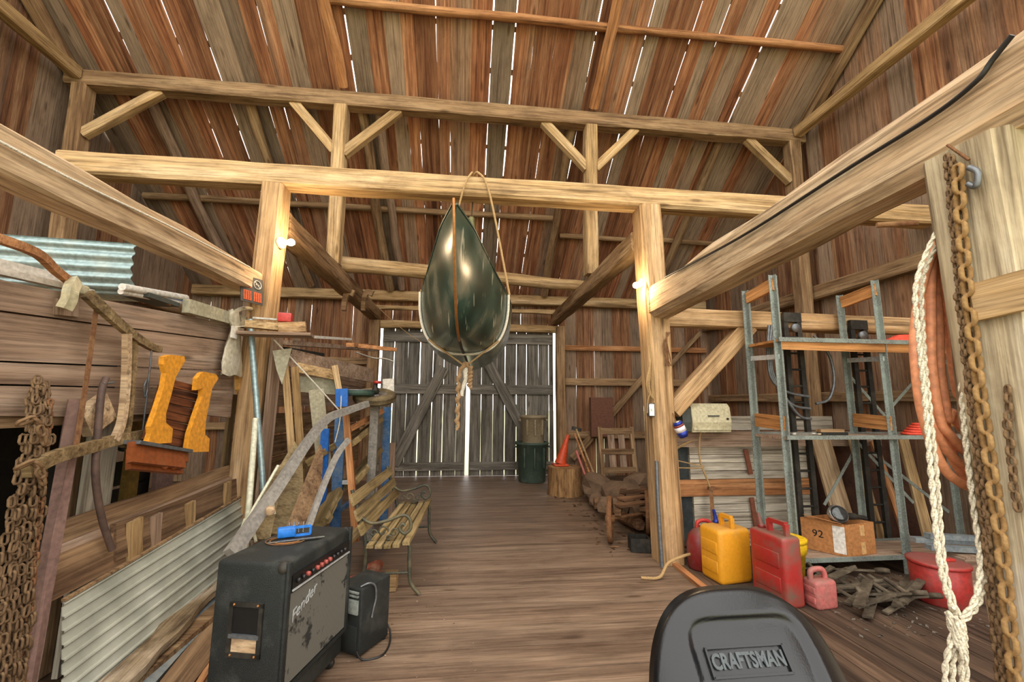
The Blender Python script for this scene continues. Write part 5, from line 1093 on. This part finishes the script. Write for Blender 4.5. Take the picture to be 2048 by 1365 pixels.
# sign
sg_ = thing('warning_sign', at(500, 580, Y=YP-.2), 'dark warning sign with orange blocks on the beam end by the lamp post', 'sign')
plain('sign_dark', '46413a', .6); plain('sign_orange', 'b5502a', .6); plain('sign_white', 'b7ada0', .6)
sgA, sgB, sgC = at(478, 546, Y=3.75), at(524, 562, Y=3.95), at(482, 600, Y=3.75); su = (sgB-sgA); sv = (sgC-sgA); sn_ = sv.cross(su).normalized(); sn_ = sn_ if sn_.y < 0 else -sn_
SGM = Matrix((su.normalized(), -sv.normalized(), sn_)).transposed().to_4x4(); SGM.translation = sgA+su*.5+sv*.5
SW, SHH = su.length, sv.length
MB().box((0, 0, 0), (SW, SHH, .008)).to('plate', 'sign_dark', sg_, SGM)
for cx, cy in ((-.22, .24), (-.22, -.24), (.24, -.24)):
    MB().box((cx*SW, cy*SHH, .005), (SW*.36, SHH*.36, .004)).to('orange_block', 'sign_orange', sg_, SGM)
    for k in range(3): MB().box((cx*SW+(k-1)*SW*.1, cy*SHH, .0075), (SW*.02, SHH*.3, .002)).to('dark_stripe', 'sign_dark', sg_, SGM)
rr = SW*.17; MB().tube([(.24*SW+rr*math.cos(a), .24*SHH+rr*math.sin(a), .006) for a in [k*.393 for k in range(16)]], rr*.12, 6, closed=True, cap=False).to('ring', 'sign_white', sg_, SGM)
MB().bar((.24*SW-rr*.7, .24*SHH+rr*.7, .006), (.24*SW+rr*.7, .24*SHH-rr*.7, .006), rr*.2, .003).to('slash', 'sign_white', sg_, SGM); MB().bar((.24*SW-rr*.5, .24*SHH, .006), (.24*SW+rr*.5, .24*SHH, .006), rr*.2, .003).to('cigarette', 'sign_white', sg_, SGM)
ropeline('pale_crack_line', [at(-40, 262, X=-1.835), at(150, 362, X=-1.835), at(350, 458, X=-1.835), at(500, 535, X=-1.835)], .006, 'rope_white', 'thin pale strand added as the crack line along the hewn mow beam', 'wire')  # added strand standing in for the beam's pale crack line
# bag, hook, pipes
plain('bag', 'b9ae95', .35, dust='d2c9b4', spec=.6, bump=.7, bscale=30); plain('hook_wood', 'c6944c', .6)
bg_ = thing('plastic_bag', at(465, 740, X=-1.98), 'milky plastic bag tied up on the end of the plank wall', 'bag')
bp = [((468, 622), 6), ((470, 640), 10), ((471, 656), 5), ((470, 672), 9), ((466, 700), 15), ((465, 730), 19), ((464, 752), 20)]
rb = []
for (px, py), hw in bp:
    c, e = at(px, py, X=-1.96), at(px+hw, py, X=-1.96); r = abs(e.y-c.y)
    rb.append([c+Vector((.03*math.sin(2*math.pi*j/18)*(1+.3*math.sin(j*3.3+py)), r*math.cos(2*math.pi*j/18)*(1+.1*math.sin(j*2.1+py)), .01*math.sin(j*1.7)))for j in range(18)])
MB().grid(rb, True, True).to('sack', 'bag', bg_); MB().box(at(468, 665, X=-1.92), (.012, .08, .1)).to('tag', 'paper', bg_)
MB().tube(spline([at(470, 625, X=-1.95), at(485, 618, X=-1.95), at(505, 620, X=-1.94), at(508, 635, X=-1.94), at(500, 655, X=-1.94)]), .02, 8).to('twist', 'bag', bg_); MB().tube([at(470, 654, X=-1.93), at(545, 650, X=-1.8)], .004, 6).to('string', 'rope_white', bg_)
hk = thing('wooden_hook', at(482, 788, X=-1.98), 'yellowish forked wooden hook on the plank wall below the plastic bag', 'hook')
flat([(473, 742), (483, 742), (485, 765), (487, 768), (500, 735), (505, 737), (497, 778), (490, 788), (478, 788), (474, 780)], -1.99, .04, 'fork', 'hook_wood', hk)
for i, (a, b, X_, Y0, Y1, r, mt, lab) in enumerate((((500, 640), (527, 985), 0, 3.95, 3.75, .024, 'galv_sheet', 'tall galvanised pipe leaning in front of the lamp post'), ((511, 838), (492, 1090), 0, 3.7, 3.4, .022, 'pvc', 'white plastic pipe leaning beside the galvanised pipe'), ((556, 932), (480, 1065), 0, 3.6, 3.2, .011, 'pvc', 'thin white stick leaning on the brown panels'), ((541, 988), (548, 1030), 0, 3.45, 3.4, .014, 'pvc', 'short white stick standing on the brown panels'), ((500, 1030), (512, 1085), 0, 3.35, 3.25, .01, 'pvc', 'thin pale stick beside the white plastic pipe foot'), ((490, 1040), (474, 1090), 0, 3.3, 3.1, .012, 'pvc', 'curved white offcut at the foot of the white plastic pipe'))):
    if 'pvc' not in MATS: plain('pvc', 'c9c7ae', .45, dust='b5b296')
    A, B = at(*a, Y=Y0), at(*b, Y=Y1)
    if i < 2: B = A+(B-A)*((A.z-.012)/(A.z-B.z))
    o = MB().tube([A, B], r, 10).to('leaning_pipe' if i < 2 else 'leaning_stick', mt); tag(o, lab, 'pipe' if i < 2 else 'stick')
# ================================================================== panels, studs and cloth past the lamp post
wood('w_panel', ['7a6848', '94805c', 'a38f6a', 'b5a27e'], scale=(.8, 4, 4), vary=.1)
def quad(name, pts, t, mat, lab, cat='panel'):
    P = [at(px, py, Y=y) for px, py, y in pts]; n = (P[1]-P[0]).cross(P[2]-P[0]).normalized(); m = MB(); k = len(P)
    m.add([p+n*t/2 for p in P], [list(range(k))]); m.add([p-n*t/2 for p in P], [list(range(k))[::-1]]); m.add([p+n*t/2 for p in P]+[p-n*t/2 for p in P], [(i, (i+1) % k, k+(i+1) % k, k+i) for i in range(k)])
    o = m.to(name, mat, weld=True); return tag(o, lab, cat)
quad('brown_panel', [(500, 1065, 3.45), (528, 985, 3.65), (589, 884, 4.0), (604, 912, 4.0), (610, 1075, 3.6)], .02, 'w_panel', 'tan plywood panel with a pointed corner leaning by the lamp post')
quad('brown_panel', [(488, 1080, 3.3), (505, 1020, 3.42), (556, 933, 3.66), (572, 925, 3.7), (540, 1080, 3.4)], .015, 'w_panel', 'tan panel leaning in front of the pointed one')
quad('brown_panel', [(560, 1090, 3.25), (640, 890, 3.9), (645, 905, 3.9), (640, 1000, 3.7), (610, 1085, 3.4)], .02, 'w_plank', 'brown board panel leaning behind the bent grey handle')
for i, (a, b, y, w, mt, lab) in enumerate((((583, 905), (571, 732), 4.34, .06, 'w_beam', 'tan stud leaning next to the triangular cloth'), ((600, 885), (589, 735), 4.5, .07, 'w_beam', 'wide tan stud beside the one under the cloth'), ((688, 832), (669, 732), 4.7, .06, 'w_beam', 'short tan stud standing past the two long ones'), ((645, 900), (632, 780), 4.6, .14, 'greyboard', 'grey board standing between the tan studs'))):
    A, B = at(*a, Y=y-.05), at(*b, Y=y); A = A+(A-B)*.9 if i < 2 else A+(A-B)*.3
    if A.z < .02: A = A+(B-A)*((.02-A.z)/(B.z-A.z))
    board('stud', A, B, w, .04, mt, None, up=(.3, -1, 0), seg=2, label=lab, cat='board')
o = MB().bar(at(592, 735, Y=4.55), at(675, 752, Y=4.75), .05, .1).to('tan_rail', 'w_beam'); tag(o, 'tan rail lying across the tops of the studs', 'board')
o = MB().bar(at(592, 768, Y=4.6), at(672, 775, Y=4.8), .02, .16).to('green_panel', 'greyboard'); tag(o, 'dull green panel hanging under the tan rail', 'panel')
wg = board('added_post_board', (-1.755, YP-.02, .02), (-1.735, YP-.0, 2.12), .19, .03, 'w_mow', None, up=(1, 0, 0), seg=3, label='added grey board for the weathered, dimmer lower part of the lamp post', cat='board')  # added board giving the post its weathered grey and dimmer light low down
quad('cloth_flag', [(545, 702, 4.0), (584, 697, 4.05), (574, 735, 4.0), (564, 770, 3.97), (553, 740, 3.98)], .006, 'greyboard', 'triangular beige cloth hanging on the clothes line', 'cloth')
ropeline('clothes_line', [at(548, 680, Y=4.0), at(620, 757, Y=4.2), at(688, 832, Y=4.45)], .007, 'rope_white', 'pale line stretched from the lamp post to the bent handle', 'line')
ropeline('thin_line', [at(735, 595, Y=8.2), at(800, 655, Y=8.3), at(850, 690, Y=8.3)], .006, 'rope_tan', 'thin cord running from the hook beam toward the doors', 'line')
# ledge with red box
rbx = thing('red_box', at(572, 645, Y=3.95), 'small red box at the end of the timber offcuts on the ledge', 'box')
MB().box(at(571, 637, Y=3.97), (.11, .1, .075), rotz(.2), .004).to('carton', 'red_paint', rbx)
MB().box(at(571, 637, Y=3.97)+AZ*.04, (.1, .09, .01), rotz(.2)).to('lid', 'can_red', rbx)
for i, (a, b, y0, y1, w, h, mt, lab) in enumerate((((490, 648), (556, 655), 3.75, 3.85, .08, .06, 'w_beam', 'tan offcut pointing out below the red box'), ((558, 657), (612, 655), 3.85, 3.9, .09, .09, 'w_post', 'squared block end on the ledge below the red box'), ((505, 636), (560, 640), 3.85, 3.95, .02, .015, 'tool_grey', 'steel rod lying beside the red box'))):
    o = MB().bar(at(*a, Y=y0), at(*b, Y=y1), w, h).to('timber_offcut' if i < 2 else 'steel_rod', mt); tag(o, lab, 'offcut' if i < 2 else 'rod')
lg_ = board('tool_ledge', at(480, 668, Y=3.85), at(625, 672, Y=3.95), .2, .025, 'w_mow', None, seg=2, label='board ledge fixed to the lamp post under the red box', cat='shelf')
# lumber lying along the wall top beyond the post
for i, (a, b, y0, y1, w, h, mt, lab) in enumerate((((560, 685), (750, 700), 4.3, 7.2, .12, .05, 'w_mow', 'dark plank lying along the top of the far mow wall'), ((590, 672), (700, 679), 4.4, 6.0, .05, .03, 'paper', 'white-edged strip lying on the far mow wall'), ((700, 690), (745, 692), 5.6, 6.4, .1, .05, 'w_orange', 'orange-brown board end on the far mow wall'), ((712, 692), (792, 700), 5.75, 6.0, .05, .05, 'w_orange', 'orange stick end poking toward the doors over the wheel'), ((560, 700), (640, 712), 4.35, 5.2, .1, .06, 'black_metal', 'dark gutter piece lying on the far mow wall'), ((560, 712), (745, 752), 4.35, 5.9, .03, .18, 'w_mow', 'grey plank on edge along the far mow wall'))):
    o = MB().bar(at(*a, Y=y0), at(*b, Y=y1), w, h).to('stored_lumber', mt); tag(o, lab, 'lumber')
ropeline('bent_branch', [at(712, 705, Y=5.6), at(745, 716, Y=5.7), at(770, 718, Y=5.7), at(788, 724, Y=5.7)], .01, 'tool_grey', 'thin grey curved rod poking out above the wheel', 'rod')
# iron hooks on the beam
for i, (px, yy, lab) in enumerate(((690, 6.6, 'curved wooden hook hanging under the beam nearer the lamp post'), (728, 7.2, 'curved wooden hook hanging under the beam nearer the doors'))):
    o = sweep([at(px+18, 588, Y=yy), at(px+6, 585, Y=yy), at(px, 600, Y=yy), at(px-2, 622, Y=yy)], (.1, .06), .06, (0, 1, 0)).to('beam_hook', 'w_beamdk'); tag(o, lab, 'hook')
# ================================================================== bent plough handle and blue stand
ph2 = thing('plough_handle', at(480, 1095, Y=3.1), 'thick grey bent wooden plough handle leaning behind the amplifier', 'handle')
sweep([at(462, 1110, Y=2.95), at(510, 1040, Y=3.2), at(560, 968, Y=3.5), at(615, 885, Y=3.9), at(655, 838, Y=4.2), at(695, 822, Y=4.4), at(735, 808, Y=4.6)], (.085, .06), .055, (.6, -.8, 0)).to('shaft', plain('grey_wood', '87827a', .85, dust='a09a90', dscale=10), ph2)
MB().ball(at(535, 1020, Y=3.25)+Vector((.03, -.03, 0)), .035, 12, (1, .5, 1)).to('knot', 'w_pale', ph2)
sm = thing('slender_handle', at(620, 1060, Y=3.5), 'slender grey handle leaning across the blue uprights', 'handle')
sweep([at(612, 1068, Y=3.3), at(640, 990, Y=3.5), at(672, 915, Y=3.75), at(697, 880, Y=3.9)], .04, .03, (.6, -.8, 0)).to('shaft', 'grey_wood', sm)
ropeline('pull_cord', [at(683, 780, Y=4.6), at(680, 840, Y=4.55), at(670, 885, Y=4.5)], .006, 'rope_white', 'white cord hanging beside the blue upright', 'cord')
plain('blue_old', '3d6a9c', .55, .1, dust='7d8a90', dfac=.55, dscale=5); plain('blue_bright', '1b63b8', .5, dust='3f6a9c', dfac=.3)
bsd = thing('blue_stand', (-1.15, 5.0, 0), 'blue steel stand with four uprights behind the bench', 'stand')
for (px0, py0), yy, w, mt in (((651, 858), 4.45, .075, 'blue_bright'), ((681, 832), 4.6, .1, 'blue_old'), ((749, 815), 5.55, .05, 'blue_old'), ((775, 815), 5.65, .09, 'blue_old')):
    T = at(px0, py0, Y=yy); MB().bar((T.x+.02, yy, 0), T, w, .035, (0, 1, 0)).to('upright', mt, bsd)
for (a, ya), (b, yb2), mt in ((((650, 1015), 4.45), ((682, 1015), 4.6), 'blue_old'), (((682, 965), 4.6), ((700, 965), 4.62), 'silver'), (((750, 840), 5.55), ((776, 838), 5.65), 'blue_old'), (((682, 1020), 4.6), ((775, 940), 5.65), 'blue_old')):
    MB().bar(at(*a, Y=ya), at(*b, Y=yb2), .03, .04).to('cross_bar', mt, bsd)
o = MB().bar(at(684, 778, Y=4.6), at(684, 814, Y=4.6), .12, .03, (0, 1, 0)).to('blue_tin', 'blue_bright'); 
tag(o, 'flat blue tin standing on the blue stand', 'tin')
pt = thing('teal_pan', at(715, 780, Y=4.9), 'round pan with a worn teal inside beside the blue tin', 'pan'); MB().lathe([(0, 0), (.16, 0), (.18, .05), (.185, .05), (.165, -.01), (0, -.01)], at(715, 790, Y=4.85), (0, 0, 1), 24).to('dish', 'teal', pt)
sh_ = MB().lathe([(.18, .05), (.188, .055), (.188, .045)], at(715, 790, Y=4.85), (0, 0, 1), 24).to('rim', 'grey_metal', pt)
for i, (a, b, y0, y1, w, lab) in enumerate((((692, 895), (752, 845), 4.65, 5.6, .2, 'topmost rough-sawn slab laid on the blue stand'), ((700, 970), (752, 905), 4.65, 5.6, .2, 'middle rough-sawn slab laid on the blue stand'), ((640, 1050), (672, 985), 3.95, 4.5, .14, 'dusty slab poking out beside the bright blue upright'), ((690, 865), (755, 828), 4.7, 5.6, .16, 'reddish slab at the very top of the blue stand'), ((600, 935), (672, 890), 4.2, 4.7, .16, 'brown slab lying behind the bright blue upright'), ((690, 1090), (760, 1010), 3.9, 4.9, .1, 'low plank under the blue stand behind the bench'))):
    A, B = at(*a, Y=y0), at(*b, Y=y1)
    board('rough_slab', A, B, w, .06, 'w_bench' if i != 3 else 'w_orange', None, up=(-.5, 0, .85), seg=8, jit=.04, label=lab, cat='slab')
board('red_stake', at(712, 1085, Y=4.2), at(692, 830, Y=4.5), .06, .03, 'w_orange', None, up=(0, 1, 0), seg=2, label='reddish stake leaning inside the blue stand', cat='stake')
plain('tyre', '63563f', .9, dust='8f7f60', dfac=.6, bump=.5, bscale=60, spec=.2)
ty = thing('small_wheel', (-1.0, 5.05, 1.5), 'dusty small rubber wheel lying flat on the blue stand', 'wheel')
tc_ = Vector((-1.0, 5.0, 1.545)); tax = Vector((.05, -.3, 1)).normalized()
MB().lathe([(.13, -.03), (.15, -.05), (.2, -.052), (.225, -.04), (.235, -.02), (.235, -.012), (.228, -.01), (.228, -.004), (.235, -.002), (.235, .002), (.228, .004), (.228, .01), (.235, .012), (.235, .02), (.225, .04), (.2, .052), (.15, .05), (.13, .03)], tc_, tax, 36).to('tyre', 'tyre', ty)
MB().lathe([(0, -.01), (.12, -.02), (.135, -.035), (.135, .035), (.12, .02), (.05, .005), (.04, .03), (0, .03)], tc_, tax, 24).to('rim', 'tool_grey', ty)
wst = MB().bar((-1.0, 5.05, 0), (-1.0, 5.05, 1.49), .09, .06, (0, 1, 0)).to('stand_post', 'grey_wood', bsd)
vl = thing('red_valve', (-.99, 5.0, 1.6), 'small dark pump with a red knob on the wheel', 'pump')
MB().lathe([(0, 0), (.04, 0), (.04, .06), (.025, .08), (.025, .12), (0, .12)], (-1.0, 5.02, 1.575), (0, 0, 1), 14).to('body', 'black_metal', vl); MB().lathe([(0, 0), (.04, 0), (.045, .015), (.04, .03), (0, .03)], (-.98, 5.02, 1.695), (0, 0, 1), 14).to('knob', 'red_paint', vl)
wc = MB().bar(at(777, 758, Y=5.2), at(777, 786, Y=5.2), .13, .01, (0, 1, 0)).to('paper_card', 'paper'); tag(wc, 'white paper card standing behind the wheel', 'card')
board('dark_board', (-.98, 5.9, 0), (-.98, 5.9, .95), .2, .04, 'w_mow', None, up=(0, 1, 0), seg=2, label='dark board standing at the far end of the blue stand', cat='board')
for i, (x, y, s) in enumerate(((-.75, 4.05, .1), (-.68, 3.85, .09), (-.82, 3.72, .11), (-.72, 3.65, .08))):
    chunk(40+i, (x, y, s*.55), (s, s*.8, s*.6), 'brick_red' if 'brick_red' in MATS else plain('brick_red', '8a4a33', .9, dust='a08068'), ['broken brick under the bench beside the timber block', 'small broken brick between bench and amplifier', 'largest broken brick behind the bench leg', 'pale chipped brick nearest the small amplifier'][i], 'broken_brick', 'brick', None)
